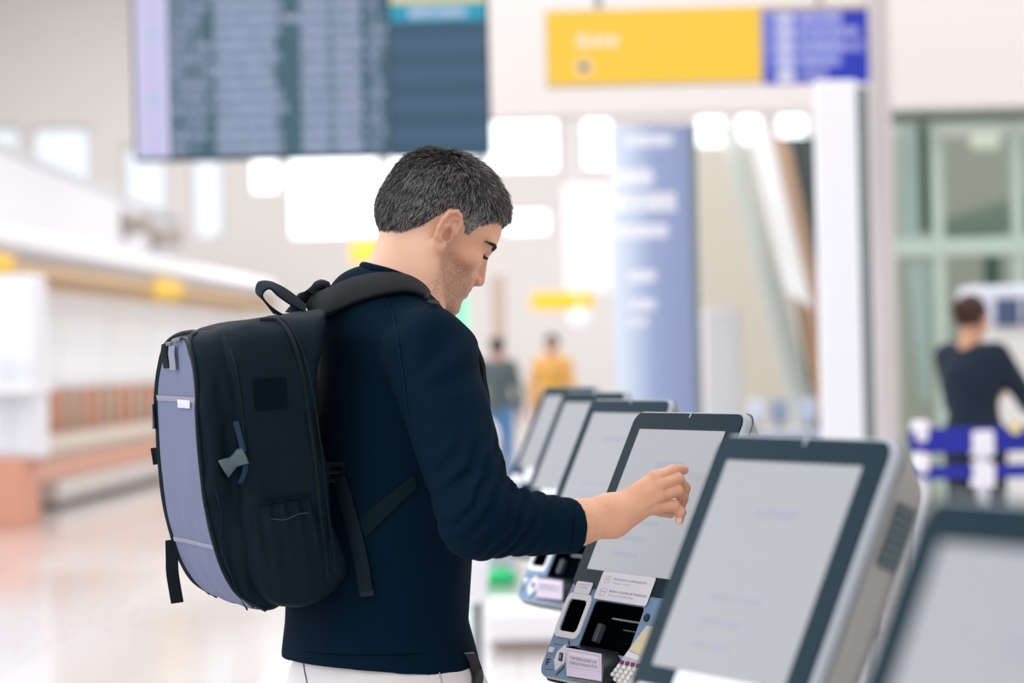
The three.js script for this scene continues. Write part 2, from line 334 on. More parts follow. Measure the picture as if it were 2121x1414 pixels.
{ // yellow and blue direction sign
  const Z = 15, o = flat(1128, 20, 1800, 180, Z, 0.14, 0.02);
  const g = thing('direction_sign', 'long hanging sign, yellow on the left and blue on the right', 'sign', V((o.x0 + o.x1) / 2, o.y0, o.z));
  part(g, 'housing', o.g, std(0xc9b9a4, 0.5));
  const ty = canvas(880, 320, (c, w, h) => {
    c.fillStyle = '#ffcc3e'; c.fillRect(0, 0, w, h); c.fillStyle = '#fff4ee'; c.font = 'bold 78px sans-serif'; c.fillText('Gate', 118, 158);
    c.fillStyle = '#fbe3c0'; c.beginPath(); c.arc(150, 246, 36, 0, 7); c.fill(); c.fillStyle = '#4a3a1c'; c.beginPath(); c.arc(150, 246, 20, 0, 7); c.fill();
  });
  part(g, 'yellow_panel', ...printed(flat(1132, 24, 1572, 176, Z, 0.01), ty, 1.0));
  const tb = canvas(440, 320, (c, w, h) => {
    c.fillStyle = '#1730c0'; c.fillRect(0, 0, w, h);
    for (let i = 0; i < 5; i++) { c.fillStyle = '#e4e6fb'; c.fillRect(56, 10 + i * 62, 72, 52); strokes(c, 150, 14 + i * 62, [190, 260, 280, 170, 120][i], 40, '#d0cff6', 1); strokes(c, 8, 16 + i * 62, 40, 34, '#9a9ae6'); }
    c.fillStyle = 'rgba(190,190,245,0.5)'; c.fillRect(0, 0, 330, 250);
  });
  part(g, 'blue_panel', ...printed(flat(1579, 24, 1797, 176, Z, 0.01), tb, 0.9));
  for (const px of [1240, 1700]) part(g, 'hanger_rod', cyl(W(px, 0, Z).x, o.y1, HH, o.z - 0.07, 0.025), steel);
}
{ // white totem and the grey column beside it
  const Z = 12, o = flat(1688, 166, 1773, 900, Z, 0.5, 0.01);
  const g = thing('totem', 'tall narrow white totem with a dark grey edge under the blue sign', 'totem', V((o.x0 + o.x1) / 2, 0, o.z - 0.1));
  part(g, 'front_panel', boxTo(o.x0, o.x1, 0.1, o.y1, o.z, o.z - 0.1, 0.01), std(0xf3f4fb, 0.4));
  part(g, 'side_panel', boxTo(o.x1, W(1806, 500, Z).x, 0.1, o.y1 - 0.04, o.z - 0.005, o.z - 0.16, 0.008), std(0x7d8786, 0.5));
  part(g, 'plinth', boxTo(o.x0 - 0.04, o.x1 + 0.06, 0, 0.1, o.z + 0.05, o.z - 0.2, 0.02), steel);
}
single('concrete_column', merged([cyl(W(1822, 500, 16).x + 0.02, 0.12, HH, -16.15, 0.1, 0.1, 32), cyl(W(1822, 500, 16).x + 0.02, 0, 0.12, -16.15, 0.14, 0.12, 32)]), std(0xd6cfd2, 0.7), 'slim pale lilac-grey round column right of the white totem', 'column');
{ // blue-grey totem with white lines of text
  const Z = 14, o = flat(1264, 262, 1432, 900, Z, 0.3);
  const g = thing('totem', 'wide blue-grey information totem with white lines of text', 'totem', V((o.x0 + o.x1) / 2, 0, o.z - 0.1));
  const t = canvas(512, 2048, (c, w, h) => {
    const glare = c.createLinearGradient(0, 0, w, 0); glare.addColorStop(0, '#dfe9f6'); glare.addColorStop(0.2, '#c9d8ee'); glare.addColorStop(0.5, '#98a8d0'); glare.addColorStop(1, '#8f9fcb'); c.fillStyle = glare; c.fillRect(0, 0, w, h); const s = h / (W(1340, 262, Z).y), y = (p) => (p - 262) * s / 358 ;  // pale fade on the left is painted glare; the text rows are print
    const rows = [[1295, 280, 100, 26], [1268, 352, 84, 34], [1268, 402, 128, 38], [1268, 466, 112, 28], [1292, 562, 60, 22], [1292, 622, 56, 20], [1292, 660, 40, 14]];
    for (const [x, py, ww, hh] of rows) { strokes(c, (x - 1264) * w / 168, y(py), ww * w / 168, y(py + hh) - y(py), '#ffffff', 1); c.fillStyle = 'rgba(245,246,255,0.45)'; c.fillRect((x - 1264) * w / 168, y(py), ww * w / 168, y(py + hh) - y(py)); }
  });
  const ring = (y) => { const r = []; for (let i = 0; i <= 16; i++) { const a = i / 16; r.push(V(lerp(o.x0, o.x1, a), y, o.z + 0.035 * Math.sin(Math.PI * a))); } r.push(V(o.x1, y, o.z - 0.12), V(o.x0, y, o.z - 0.12)); return r; };
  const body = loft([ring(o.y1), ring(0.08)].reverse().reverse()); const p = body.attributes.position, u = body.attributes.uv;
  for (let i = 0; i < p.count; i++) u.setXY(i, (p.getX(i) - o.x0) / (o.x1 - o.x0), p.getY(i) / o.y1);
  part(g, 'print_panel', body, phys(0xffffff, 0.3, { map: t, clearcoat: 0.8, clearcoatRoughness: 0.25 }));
  part(g, 'edge_panel', boxTo(W(1432, 500, Z).x + 0.002, W(1448, 500, Z).x, 0.08, o.y1, o.z + 0.01, o.z - 0.14, 0.006), std(0x7f8b8d, 0.5));
  part(g, 'plinth', boxTo(o.x0 - 0.05, o.x1 + 0.09, 0, 0.08, o.z + 0.1, o.z - 0.2, 0.02), steel);
}
{ // row of check-in counters along the left
  const X = (z) => -4.95 + (z - 22) * 0.05, dirX = 0.05;
  const g = thing('check_in_counter', 'long row of check-in counters under a beige and yellow fascia', 'counter', V(-5, 0, -30));
  const run = (z0, z1, y0, y1, dx0, dx1) => { const q = []; for (const z of [z0, z1]) q.push([V(X(z) + dx0, y0, -z), V(X(z) + dx1, y0, -z), V(X(z) + dx1, y1, -z), V(X(z) + dx0, y1, -z)]); return loft(q); };
  part(g, 'canopy', run(21.6, 41, 2.52, 2.82, -2.2, 0.02), white);
  part(g, 'fascia', run(21.8, 41, 2.3, 2.52, -2.2, 0), beige);
  for (const [a, b] of [[21.7, 23.6], [30.6, 32.4]]) part(g, 'sign_panel', run(a, b, 2.29, 2.53, -0.3, 0.03), yellow, 'yellow sign panel set in the fascia');
  for (let i = 0; i < 6; i++) part(g, 'wall_panel', run(25.2 + i * 2.6, 27.74 + i * 2.6, 1.2, 2.3, -0.6, -0.54), glow(0xeef3f9, 0.14));
  part(g, 'column', run(24, 25.1, 0.3, 2.3, -0.8, -0.5), std(0x9fb0a4, 0.6));
  for (let i = 0; i < 26; i++) part(g, 'slat', run(24.4 + i * 0.6, 24.4 + i * 0.6 + 0.42, 0.72, 1.2, -0.3, -0.26), i % 3 ? tan : std(0xc78e74, 0.6));
  part(g, 'backing', run(24.2, 40, 0.5, 1.18, -0.5, -0.34), std(0xb9a196, 0.7));
  part(g, 'conveyor_ledge', run(24, 40, 0.46, 0.72, -0.3, -0.05), std(0xcbbdb2, 0.5));
  part(g, 'base_board', run(23.4, 40, 0.06, 0.46, -0.4, 0.0), std(0xc9937d, 0.6));
  part(g, 'bumper_rail', run(24.5, 34, 0.05, 0.27, 0.02, 0.2), std(0xc2bab6, 0.4));
  const c = thing('cabinet', 'tall white end cabinet on a salmon base at the near end of the counters', 'cabinet', V(-5.1, 0, -22));
  part(c, 'body', boxTo(-5.4, W(72, 700, 21.8).x, 0.62, 2.28, -21.8, -22.4, 0.02), std(0xeef0f6, 0.4));
  part(c, 'door', boxTo(-5.36, W(18, 700, 21.8).x, 0.66, 1.5, -21.78, -21.82, 0.008), std(0xe3e6ee, 0.4));
  part(c, 'door', boxTo(W(24, 700, 21.8).x, W(68, 700, 21.8).x, 0.66, 1.5, -21.78, -21.82, 0.008), std(0xe3e6ee, 0.4));
  part(c, 'shelf', boxTo(-5.4, W(82, 800, 21.8).x, 1.2, 1.28, -21.6, -22.42, 0.01), white);
  part(c, 'plinth', boxTo(-5.5, W(56, 990, 21.8).x, 0, 0.62, -21.7, -22.4, 0.02), salmon);
}
{ // mezzanine parapet above the counters
  const q = (x0, x1, y0, y1, z0, z1) => boxTo(x0, x1, y0, y1, -z0, -z1, 0.02);
  const g = thing('balcony', 'pale grey balcony front with a metal rail above the counters', 'balcony', V(-6.5, 0, -33));
  part(g, 'parapet', q(-6.3, -6.0, 2.86, 4.0, 24, 44), std(0xdedde2, 0.7));
  part(g, 'slab', q(-10.9, -6.0, 2.86, 3.0, 24, 45), std(0xe8e4e2, 0.8));
  part(g, 'rail', q(-6.32, -5.98, 4.0, 4.12, 24, 44), std(0xb9bcc0, 0.4));
  for (const [px, py] of [[285, 465], [352, 490]]) { const p = W(px, py, px < 300 ? 37.5 : 40.5); single('loudspeaker', merged([box((p.x - 5.98) / 2 + 0.1, p.y, p.z, p.x + 5.98 + 0.2, 0.3, 0.3, 0.04), box(-5.96, p.y, p.z, 0.05, 0.4, 0.4, 0.02)]), std(0x9d948c, 0.6), px < 300 ? 'grey-brown box fixture on the balcony end, the upper of two' : 'grey-brown box fixture on the balcony end, the lower of two', 'fixture'); }
}
{ // escalator rising away behind the white totem
  const g = thing('escalator', 'inclined escalator with pale glass side and brown cladding behind the white totem', 'escalator', V(2.6, 0, -22));
  const sheet = (a, b, c, d, t) => loft([[a, b, b.clone().add(V(0, 0, -t)), a.clone().add(V(0, 0, -t))], [d, c, c.clone().add(V(0, 0, -t)), d.clone().add(V(0, 0, -t))]]);
  part(g, 'glass_balustrade', sheet(W(1548, 265, 26), W(1594, 265, 26), W(1682, 640, 21.5), W(1626, 600, 21.5), 0.06), std(0xe3e8ee, 0.2));
  part(g, 'side_cladding', sheet(W(1594, 265, 26.1), W(1636, 300, 26.1), W(1760, 880, 20.3), W(1700, 880, 20.3), 0.08), std(0xa07a58, 0.6));
  const rail = (p, w, h) => [p, p.clone().add(V(w, 0, 0)), p.clone().add(V(w, -h, 0)), p.clone().add(V(0, -h, 0))];
  part(g, 'truss', loft([rail(W(1612, 285, 26.4), 0.52, 0.7), rail(W(1700, 860, 20.7), 0.3, 0.5)]), std(0x1a2b2b, 0.8));
  part(g, 'lower_balustrade', sheet(W(1490, 265, 26.4), W(1530, 265, 26.4), W(1706, 905, 21.2), W(1650, 905, 21.2), 0.05), std(0xc3cbc6, 0.3));
}
single('cabinet', merged([flat(1458, 640, 1532, 900, 24, 0.4, 0.03).g, boxTo(W(1458, 700, 24).x, W(1532, 700, 24).x, 0, W(1500, 899, 24).y, -24.02, -24.38, 0.01)]), std(0xeef0f6, 0.4), 'tall white cabinet by the beige wall right of the blue totem', 'cabinet');
{ // low desk with small machines in front of the escalator
  const Z = 18, g = thing('service_desk', 'low blue-grey service desk in front of the escalator', 'desk', V(2, 0, -Z));
  part(g, 'desk_top', boxTo(W(1540, 880, Z).x, W(1700, 880, Z).x, 0.78, 0.84, -Z, -Z - 0.6, 0.01), std(0xb9c0d2, 0.4));
  part(g, 'front_panel', boxTo(W(1545, 880, Z).x, W(1695, 880, Z).x, 0, 0.78, -Z - 0.05, -Z - 0.5, 0.01), std(0x8e9ab8, 0.5));
  const labels = ['pale rounded monitor back on the desk, leftmost of three', 'pale rounded monitor back on the desk, middle of three', 'pale rounded monitor back on the desk beside the white totem'];
  [1572, 1622, 1682].forEach((px, i) => { const p = W(px, 860, Z), m = thing('monitor', labels[i], 'monitor', V(p.x, 0.84, -Z - 0.25), 'monitors on the low desk'); part(m, 'casing', box(p.x, 0.98, -Z - 0.25, 0.13, 0.17, 0.04, 0.02), std([0xdadff0, 0x93a3bd, 0xc0cbe2][i], 0.4)); part(m, 'stand', merged([cyl(p.x, 0.85, 0.95, -Z - 0.27, 0.015), cyl(p.x, 0.84, 0.85, -Z - 0.27, 0.05)]), steel); });
}
{ // green glazed screen on the right
  const Z = 20.3, g = thing('glass_wall', 'green-tinted glazed wall with pale green frames behind the woman', 'glass wall', V(5, 0, -Z)), fm = std(0xb4c6ba, 0.5);
  const pane = phys(0xe8f0ec, 0.04, { transmission: 1, thickness: 0, ior: 1.4 });
  const xs = [1838, 1944, 2108, 2290, 2480].map((p) => W(p, 500, Z).x), top = W(1900, 236, Z).y, mid = W(1950, 512, Z).y;
  xs.forEach((x) => part(g, 'mullion', boxTo(x - 0.045, x + 0.045, 0, top, -Z + 0.05, -Z - 0.05, 0.008), fm));
  part(g, 'transom', boxTo(xs[0], xs[4], mid - 0.075, mid + 0.075, -Z + 0.06, -Z - 0.04, 0.008), fm);
  part(g, 'transom', boxTo(xs[0], xs[4], top - 0.08, top, -Z + 0.055, -Z - 0.04, 0.008), std(0x6f8577, 0.5));
  for (let i = 0; i < 4; i++) for (const [a, b] of [[0.05, mid - 0.075], [mid + 0.075, top - 0.08]]) part(g, 'pane', plainBox((xs[i] + xs[i + 1]) / 2, (a + b) / 2, -Z, xs[i + 1] - xs[i] - 0.09, b - a, 0.012), pane);
  struct('wall_lobby', boxTo(W(1860, 500, 27).x, HX, 0, top + 0.4, -27, -27.2, 0.01), std(0xc2c2b8, 0.8));
  single('sloping_beam', loft([[W(1950, 455, 24), W(1950, 500, 24), W(1950, 500, 24.3), W(1950, 455, 24.3)], [W(2140, 395, 24), W(2140, 480, 24), W(2140, 480, 24.3), W(2140, 395, 24.3)]]), std(0x8c9e90, 0.7), 'dark green-grey sloping beam seen through the upper glass', 'beam');
  single('wall_lamp', flat(2012, 278, 2072, 308, 25, 0.1, 0.05).g, glow(0xe8e6da, 0.5), 'pale oblong lamp seen through the upper glass pane', 'lamp');
  hangs('banner', flat(1862, 262, 1906, 520, 22, 0.05, 0.01), std(0xe2edf2, 0.7), 'pale blue-white banner behind the leftmost glass pane, upper', 'banner');
  single('banner', merged([cyl(W(1917, 545, 22).x, W(1917, 547, 22).y, HH, -22.02, 0.006, 0.006, 8), loft([[W(1880, 545, 22), W(1925, 545, 22), W(1925, 545, 22.05), W(1880, 545, 22.05)], [W(1905, 830, 22), W(1925, 830, 22), W(1925, 830, 22.05), W(1905, 830, 22.05)]])]), std(0xdfecf2, 0.7), 'pale tapering banner behind the leftmost glass pane, lower', 'banner');
  single('post', merged([flat(1903, 244, 1922, 480, 21.5, 0.1, 0.01).g, boxTo(W(1905, 244, 21.5).x, W(1920, 244, 21.5).x, W(1905, 245, 21.5).y, HH, -21.5, -21.6, 0.01)]), std(0x35594c, 0.6), 'thin dark green post behind the upper left glass pane', 'post');
  single('post', merged([flat(2040, 530, 2072, 640, 22, 0.1, 0.01).g, boxTo(W(2040, 640, 22).x, W(2072, 640, 22).x, 0, W(2050, 639, 22).y, -22, -22.1, 0.01)]), std(0x2f5a52, 0.6), 'thick dark green post behind the lower glass pane', 'post');
}
{ // white machine in front of the woman
  const Z = 16, g = thing('ticket_machine', 'white machine with a dark screen in front of the woman', 'machine', V(W(2080, 700, Z).x, 0, -Z));
  const o = flat(1996, 592, 2200, 672, Z, 0.3, 0.06);
  part(g, 'hood', o.g, std(0xdfe3f2, 0.4));
  part(g, 'body', boxTo(W(2040, 700, Z).x, o.x1, 0, o.y0 + 0.02, -Z - 0.05, -Z - 0.35, 0.02), std(0xe9e9e6, 0.5));
  part(g, 'screen', flat(2062, 618, 2112, 676, Z - 0.01, 0.02, 0.004).g, phys(0x4b5b7d, 0.2));
  part(g, 'screen', flat(2122, 618, 2180, 676, Z - 0.01, 0.02, 0.004).g, phys(0x4b5b7d, 0.2));
}
{ // belt barrier across the right
  const Z = 11, labels = ['white barrier post with blue belts, at the left end by the kiosk', 'white barrier post with blue belts, in the middle of the run', 'white barrier post with blue belts, at the right edge'];
  const xs = [1908, 2034, 2160].map((p) => W(p, 930, Z).x), heads = [];
  xs.forEach((x, i) => {
    const g = thing('barrier_post', labels[i], 'barrier post', V(x, 0, -Z), 'posts of the blue belt barrier');
    part(g, 'pole', cyl(x, 0.03, 1.0, -Z, 0.03), std(0xdfe0ea, 0.35)); part(g, 'base', lathe([[0, 0], [0.12, 0], [0.12, 0.012], [0.05, 0.035], [0, 0.035]], x, 0, -Z), std(0xb9bcc6, 0.4));
    for (const y of [1.045, 0.9]) part(g, 'belt_head', i === 1 ? box(x, y - 0.06, -Z, 0.1, 0.12, 0.1, 0.015) : lathe([[0, -0.05], [0.035, -0.05], [0.045, -0.03], [0.045, 0.03], [0.035, 0.05], [0, 0.05]], x, y, -Z), std(0xf3f1fa, 0.4));
  });
  for (const [y0, y1, n] of [[W(2000, 936, Z).y, W(2000, 884, Z).y, 'broad royal blue belt, the upper of the two, between white posts'], [W(2000, 990, Z).y, W(2000, 962, Z).y, 'narrow royal blue belt, the lower of the two, between white posts']])
    single('barrier_belt', merged([boxTo(xs[0], xs[1], y0, y1, -Z + 0.035, -Z + 0.031, 0.001), boxTo(xs[1], xs[2], y0, y1, -Z + 0.035, -Z + 0.031, 0.001), boxTo(xs[0] - 0.06, xs[0], y0 + 0.01, y1 - 0.01, -Z + 0.035, -Z + 0.031, 0.001)]), royal, n, 'belt');
  const p = W(2098, 884, Z); single('round_badge', new THREE.CylinderGeometry(0.03, 0.03, 0.02, 24).rotateX(Math.PI / 2).translate(p.x, p.y, p.z + 0.05), std(0xe9dba0, 0.5), 'small pale yellow disc on the upper blue belt', 'badge');
}
// things seen small behind and beside the traveller
hangs('hanging_sign', flat(1100, 606, 1228, 642, 33, 0.15, 0.03), glow(0xffc02e, 0.35), 'small yellow sign far away between the face and the blue totem', 'sign');
hangs('hanging_sign', flat(724, 498, 812, 544, 33, 0.15, 0.03), glow(0xffcf55, 0.4), 'small yellow sign far away at the back of the neck', 'sign');
hangs('exit_sign', flat(938, 606, 968, 694, 33, 0.1, 0.03), glow(0x86e8bc, 0.4), 'upright pale green sign far away in front of the chin', 'sign');
hangs('banner', flat(1166, 384, 1262, 606, 35, 0.1, 0.05), glow(0xf4f4fa, 0.2), 'large white glowing panel added far away left of the blue totem', 'banner');  // glowing panel added for a pale blur of light
single('door_post', merged([flat(1016, 570, 1046, 700, 36, 0.2, 0.02).g, boxTo(W(1016, 700, 36).x, W(1046, 700, 36).x, 0, W(1030, 699, 36).y, -36, -36.2, 0.01)]), std(0xcdb9ae, 0.7), 'tan upright door post on the far wall beside the face', 'post');
{ const p = W(1200, 660, 32), r = W(1224, 640, 32).x - p.x; single('globe_lamp', merged([new THREE.SphereGeometry(r, 24, 16).scale(1, 0.8, 1).translate(p.x, p.y, p.z), cyl(p.x, p.y + r * 0.7, HH, p.z, 0.012)]), glow(0xe4e6f2, 0.3), 'small white globe under the far yellow sign', 'lamp'); }
{ // white round-topped stand beside the sleeve
  const Z = 8.5, a = W(1016, 905, Z), g = thing('leaflet_stand', 'white round-topped stand leaning beside the sleeve', 'stand', V(a.x, 0, a.z));
  part(g, 'board', loft([W(960, 900, Z), W(940, 1250, Z - 0.2)].map((p, i) => [p, p.clone().add(V(i ? 0.11 : 0.13, 0, 0)), p.clone().add(V(i ? 0.11 : 0.13, 0, -0.03)), p.clone().add(V(0, 0, -0.03))])), std(0xe8e6ee, 0.5));
  part(g, 'top_cap', cyl(0, 0, 0.03, 0, 0.065).rotateX(Math.PI / 2).translate(W(960, 900, Z).x + 0.065, W(960, 900, Z).y, -Z - 0.03), std(0xe8e6ee, 0.5));
  part(g, 'foot', boxTo(a.x - 0.16, a.x + 0.06, 0, 0.03, -Z - 0.2, -Z + 0.3, 0.01), steel);
  part(g, 'leg', cyl(a.x - 0.06, 0.02, 0.7, -Z + 0.12, 0.02), steel);
}
{ // low white platform, green bag
  const g = thing('baggage_scale', 'low white baggage platform on the floor beyond the kiosk panel', 'platform', V(W(1100, 1350, 11.7).x, 0, -11.9));
  part(g, 'deck', boxTo(W(1008, 1300, 11.7).x, W(1290, 1300, 11.7).x, 0.05, 0.19, -11.7, -12.5, 0.02), std(0xf4f4f7, 0.3));
  part(g, 'skirt', boxTo(W(1020, 1300, 11.7).x, W(1280, 1300, 11.7).x, 0, 0.05, -11.75, -12.45, 0.01), std(0xb9aaa2, 0.5));
  const p = W(1036, 1206, 15.2), b = thing('bag', 'small emerald green bag lying on the floor beyond the elbow', 'bag', V(p.x, 0, p.z));
  part(b, 'body', surface((x, y, z) => smax(ell(x, y, z, p.x, 0.045, p.z, 0.115, 0.06, 0.09), -y + 0.003, 0.01), [p.x - 0.15, -0.01, p.z - 0.14], [p.x + 0.15, 0.14, p.z + 0.14], 0.008), std(0x08c878, 0.5));
  part(b, 'handle', tube([V(p.x - 0.04, 0.09, p.z), V(p.x - 0.02, 0.13, p.z), V(p.x + 0.03, 0.13, p.z), V(p.x + 0.05, 0.09, p.z)], 0.006), std(0x0aa565, 0.5));
  const m = W(1052, 1250, 14); single('reflection_patch', new RoundedBoxGeometry(0.16, 0.012, 0.3, 2, 0.005).translate(m.x, 0.006, m.z), std(0x9ad9ae, 0.6), 'small pale green slab laid as the floor reflection of the green bag', 'mat');  // thin slab stands in for the green reflection on the polished floor
}
// ---------------------------------------------------------------- check-in kiosks in a row
const KO = V(0.1923, 1.42 - 0.0831, -3.75), KW = 0.313, KL = 0.4418;                 // top left corner of the face of the kiosk in use, face width and length
const KT = V(0.4766, 0, 0.8791), KU = V(0.3787, 0.9024, -0.2053), KN = V(0, 0, 0).crossVectors(KT, KU).normalize();
const onFace = (px, py, n = 0) => { const d = rayDir(px, py), o = KO.clone().addScaledVector(KN, n); return EYE.clone().addScaledVector(d, o.sub(EYE).dot(KN) / d.dot(KN)); };
const fc = (px, py, n = 0) => { const q = onFace(px, py, n).sub(KO); return [q.dot(KT), q.dot(KU)]; };
const z5 = (x, y, n = 0) => fc(1080 + x / 3.995, 1060 + y / 3.995, n);
const face = (g, n = 0) => lay(g.translate(0, 0, n), KO, KT, KU, KN);
const plate = (P, n, t = 0.001, bevel = 0.0003) => face(extrude(new THREE.Shape(P.map((p) => new THREE.Vector2(p[0], p[1]))), t, bevel), n);
const bbox = (P) => [Math.min(...P.map((p) => p[0])), Math.min(...P.map((p) => p[1])), Math.max(...P.map((p) => p[0])), Math.max(...P.map((p) => p[1]))];
function faceUV(g, x0, y0, x1, y1) { const p = g.attributes.position, u = g.attributes.uv, q = V(0, 0, 0); for (let i = 0; i < p.count; i++) { q.fromBufferAttribute(p, i).sub(KO); u.setXY(i, (q.dot(KT) - x0) / (x1 - x0), (q.dot(KU) - y0) / (y1 - y0)); } return g; }
const kSilver = phys(0xb4bcc6, 0.45, { specularIntensity: 0.6 }), kBlue = phys(0x7f9cbf, 0.45, { specularIntensity: 0.5 }), kShell = phys(0xa09f9b, 0.5, { specularIntensity: 0.5 }), kRim = phys(0xc4ccd4, 0.35, { metalness: 0.2 }), kBlack = phys(0x0a2b38, 0.32, { specularIntensity: 0.16 }), kPit = phys(0x01050a, 0.9, { specularIntensity: 0.05 }), kWhite = std(0xf3f3f8, 0.4), kInk = std(0x18242e, 0.6), lilac = std(0xc2b6cc, 0.5);
let kiosk;
const cylZ = (r, h) => new THREE.CylinderGeometry(r, r, h, 20).rotateX(Math.PI / 2);
{
  const base = KO.clone().addScaledVector(KT, KW / 2).addScaledVector(KN, -0.12); base.y = 0;
  const g = kiosk = thing('check_in_kiosk', 'kiosk the man is touching, with a white label and payment keypad', 'kiosk', base, 'row of check-in kiosks');
  const sB = bbox([z5(400, 672), z5(582, 690), z5(470, 1052), z5(290, 1030)]), sA = [sB[0] + 0.010, sB[1] + 0.010, sB[2] - 0.010, sB[3] - 0.010];
  const rA = bbox([z5(612, 738), z5(1010, 790), z5(880, 1180), z5(470, 1122)]);
  const outline = (x0, y0, x1, y1, r, n) => rrPts(x0, y0, x1, y1, r).map((p) => KO.clone().addScaledVector(KT, p.x).addScaledVector(KU, p.y).addScaledVector(KN, n));
  part(g, 'rear_shell', loft([outline(0.006, -KL + 0.012, KW - 0.006, -0.036, 0.02, -0.05), outline(0.001, -KL + 0.004, KW - 0.001, -0.03, 0.02, -0.046), outline(0, -KL, KW, -0.004, 0.022, -0.014), outline(0, -KL, KW, 0, 0.022, -0.0115)], true, 'first'), kShell);
  const fp = roundRect(0.003, -KL + 0.003, KW - 0.003, -0.003, 0.02);
  fp.holes.push(roundRect(...sA, 0.008), roundRect(...rA, 0.008));
  part(g, 'front_plate', face(extrude(fp, 0.009, 0.003), -0.012), kSilver);
  const lp = roundRect(0.0045, -KL + 0.0045, KW - 0.0045, -0.2955, [0.018, 0.018, 0.003, 0.003]); lp.holes.push(roundRect(...sA, 0.008), roundRect(...rA, 0.008));
  part(g, 'lower_panel', face(extrude(lp, 0.0012, 0.0004), -0.0009), kBlue, 'blue-grey lower panel');
  part(g, 'bezel', face(extrude(roundRect(0.0045, -0.2937, KW - 0.0095, -0.0065, [0.014, 0.014, 0.018, 0.018]), 0.0022, 0.0006), -0.0008), kBlack);
  const sc = [0.033, -0.2648, KW - 0.043, -0.0341];
  const stex = canvas(600, 584, (c, w, h) => {
    c.fillStyle = '#b2b4ba'; c.fillRect(0, 0, w, h);
    c.fillStyle = '#a9a8c4'; c.font = '600 40px sans-serif'; strokes(c, 215, 128, 190, 28, '#a5a4b8', 1);
    strokes(c, 150, 372, 240, 17, '#a5a4b8', 1); strokes(c, 145, 438, 200, 17, '#a5a4b8', 1); strokes(c, 135, 502, 190, 17, '#a7a6ba', 1);
  });
  part(g, 'screen', faceUV(face(extrude(roundRect(...sc, 0.0015), 0.0006, 0), 0.0021), ...sc), phys(0x707070, 0.35, { map: stex, emissive: 0xffffff, emissiveMap: stex, emissiveIntensity: 0.86, specularIntensity: 0.4 }));
  { const m = fc(1435, 857); part(g, 'camera_mark', plate([[m[0] - 0.003, m[1] - 0.0075], [m[0], m[1] - 0.0075], [m[0] + 0.003, m[1] + 0.0025], [m[0], m[1] + 0.0025]], 0.002), std(0xb7c4cc, 0.4)); }
  // document slot with white surround
  const ring = roundRect(...sB, 0.014); ring.holes.push(roundRect(...sA, 0.008)); part(g, 'slot_frame', face(extrude(ring, 0.002, 0.0006), 0.0002), kWhite);
  const liner = (q) => { const s = roundRect(q[0], q[1], q[2], q[3], 0.008), i = roundRect(q[0] + 0.0015, q[1] + 0.0015, q[2] - 0.0015, q[3] - 0.0015, 0.007); s.holes.push(i); return merged([face(extrude(s, 0.024, 0), -0.0255), face(extrude(roundRect(q[0], q[1], q[2], q[3], 0.008), 0.001, 0), -0.0262)]); };
  part(g, 'document_slot', liner(sA), kPit); const rec = part(g, 'ticket_recess', liner(rA), kPit);
  part(rec, 'paper_lip', face(new RoundedBoxGeometry(0.1, 0.003, 0.006, 2, 0.001).translate((rA[0] + rA[2]) / 2 + 0.02, rA[3] - 0.02, -0.016)), std(0x8f9aa2, 0.3));
  part(rec, 'paper_lip', face(new RoundedBoxGeometry(0.05, 0.003, 0.006, 2, 0.001).translate((rA[0] + rA[2]) / 2 + 0.03, (rA[1] + rA[3]) / 2 + 0.004, -0.02)), std(0x1f2c34, 0.3));
  part(rec, 'card_guide', face(new RoundedBoxGeometry(0.012, 0.03, 0.012, 2, 0.003).translate(rA[0] + 0.016, rA[1] + 0.03, -0.016)), std(0x55636c, 0.3));
  // labels
  const lab = (name, P, draw, w, h, txt) => { const q = bbox(P), t = canvas(w, h, draw); part(g, name, faceUV(face(extrude(roundRect(...q, 0.004), 0.0006, 0.0002), 0.0026), ...q), std(0xffffff, 0.45, { map: t }), txt); };
  lab('instruction_label', [z5(690, 505), z5(1120, 550), z5(1050, 765), z5(612, 722)], (c, w, h) => {
    c.fillStyle = '#f6f5fb'; c.fillRect(0, 0, w, h); c.fillStyle = '#7f7ea8'; c.font = 'bold 30px sans-serif'; c.fillText('Escaneie o passaporte', 130, 72, w - 150); c.fillStyle = '#b3b1c9'; c.font = '24px sans-serif'; c.fillText('Passport reader', 130, 108);
    c.fillStyle = '#6f6c9a'; c.font = 'bold 30px sans-serif'; c.fillText('Retire o Cartão de Embarque', 130, 190, w - 150); c.fillStyle = '#a5a3c0'; c.font = '24px sans-serif'; c.fillText('Retrieve Boarding Pass', 130, 226);
    c.strokeStyle = '#c4c2d6'; c.lineWidth = 5; c.strokeRect(50, 44, 44, 62); c.strokeRect(40, 166, 62, 24); c.strokeRect(50, 196, 42, 34); c.beginPath(); c.arc(72, 70, 11, 0, 7); c.stroke();
  }, 512, 270, 'white instruction label');
  lab('slot_label', [z5(482, 580), z5(600, 592), z5(572, 690), z5(448, 655)], (c, w, h) => { c.fillStyle = '#f3f2f8'; c.fillRect(0, 0, w, h); strokes(c, 40, 30, 150, 16, '#aaa8c0', 1); strokes(c, 60, 66, 110, 16, '#aaa8c0', 1); }, 220, 150, 'small white slot label');
  // bank card reader: dark box, lilac front
  const P3 = (a, v, n) => KO.clone().addScaledVector(KT, a).addScaledVector(KU, v).addScaledVector(KN, n);
  const rr = (q, n, r, s = 0) => rrPts(q[0] + s, q[1] + s, q[2] - s, q[3] - s, r).map((p) => P3(p.x, p.y, n));
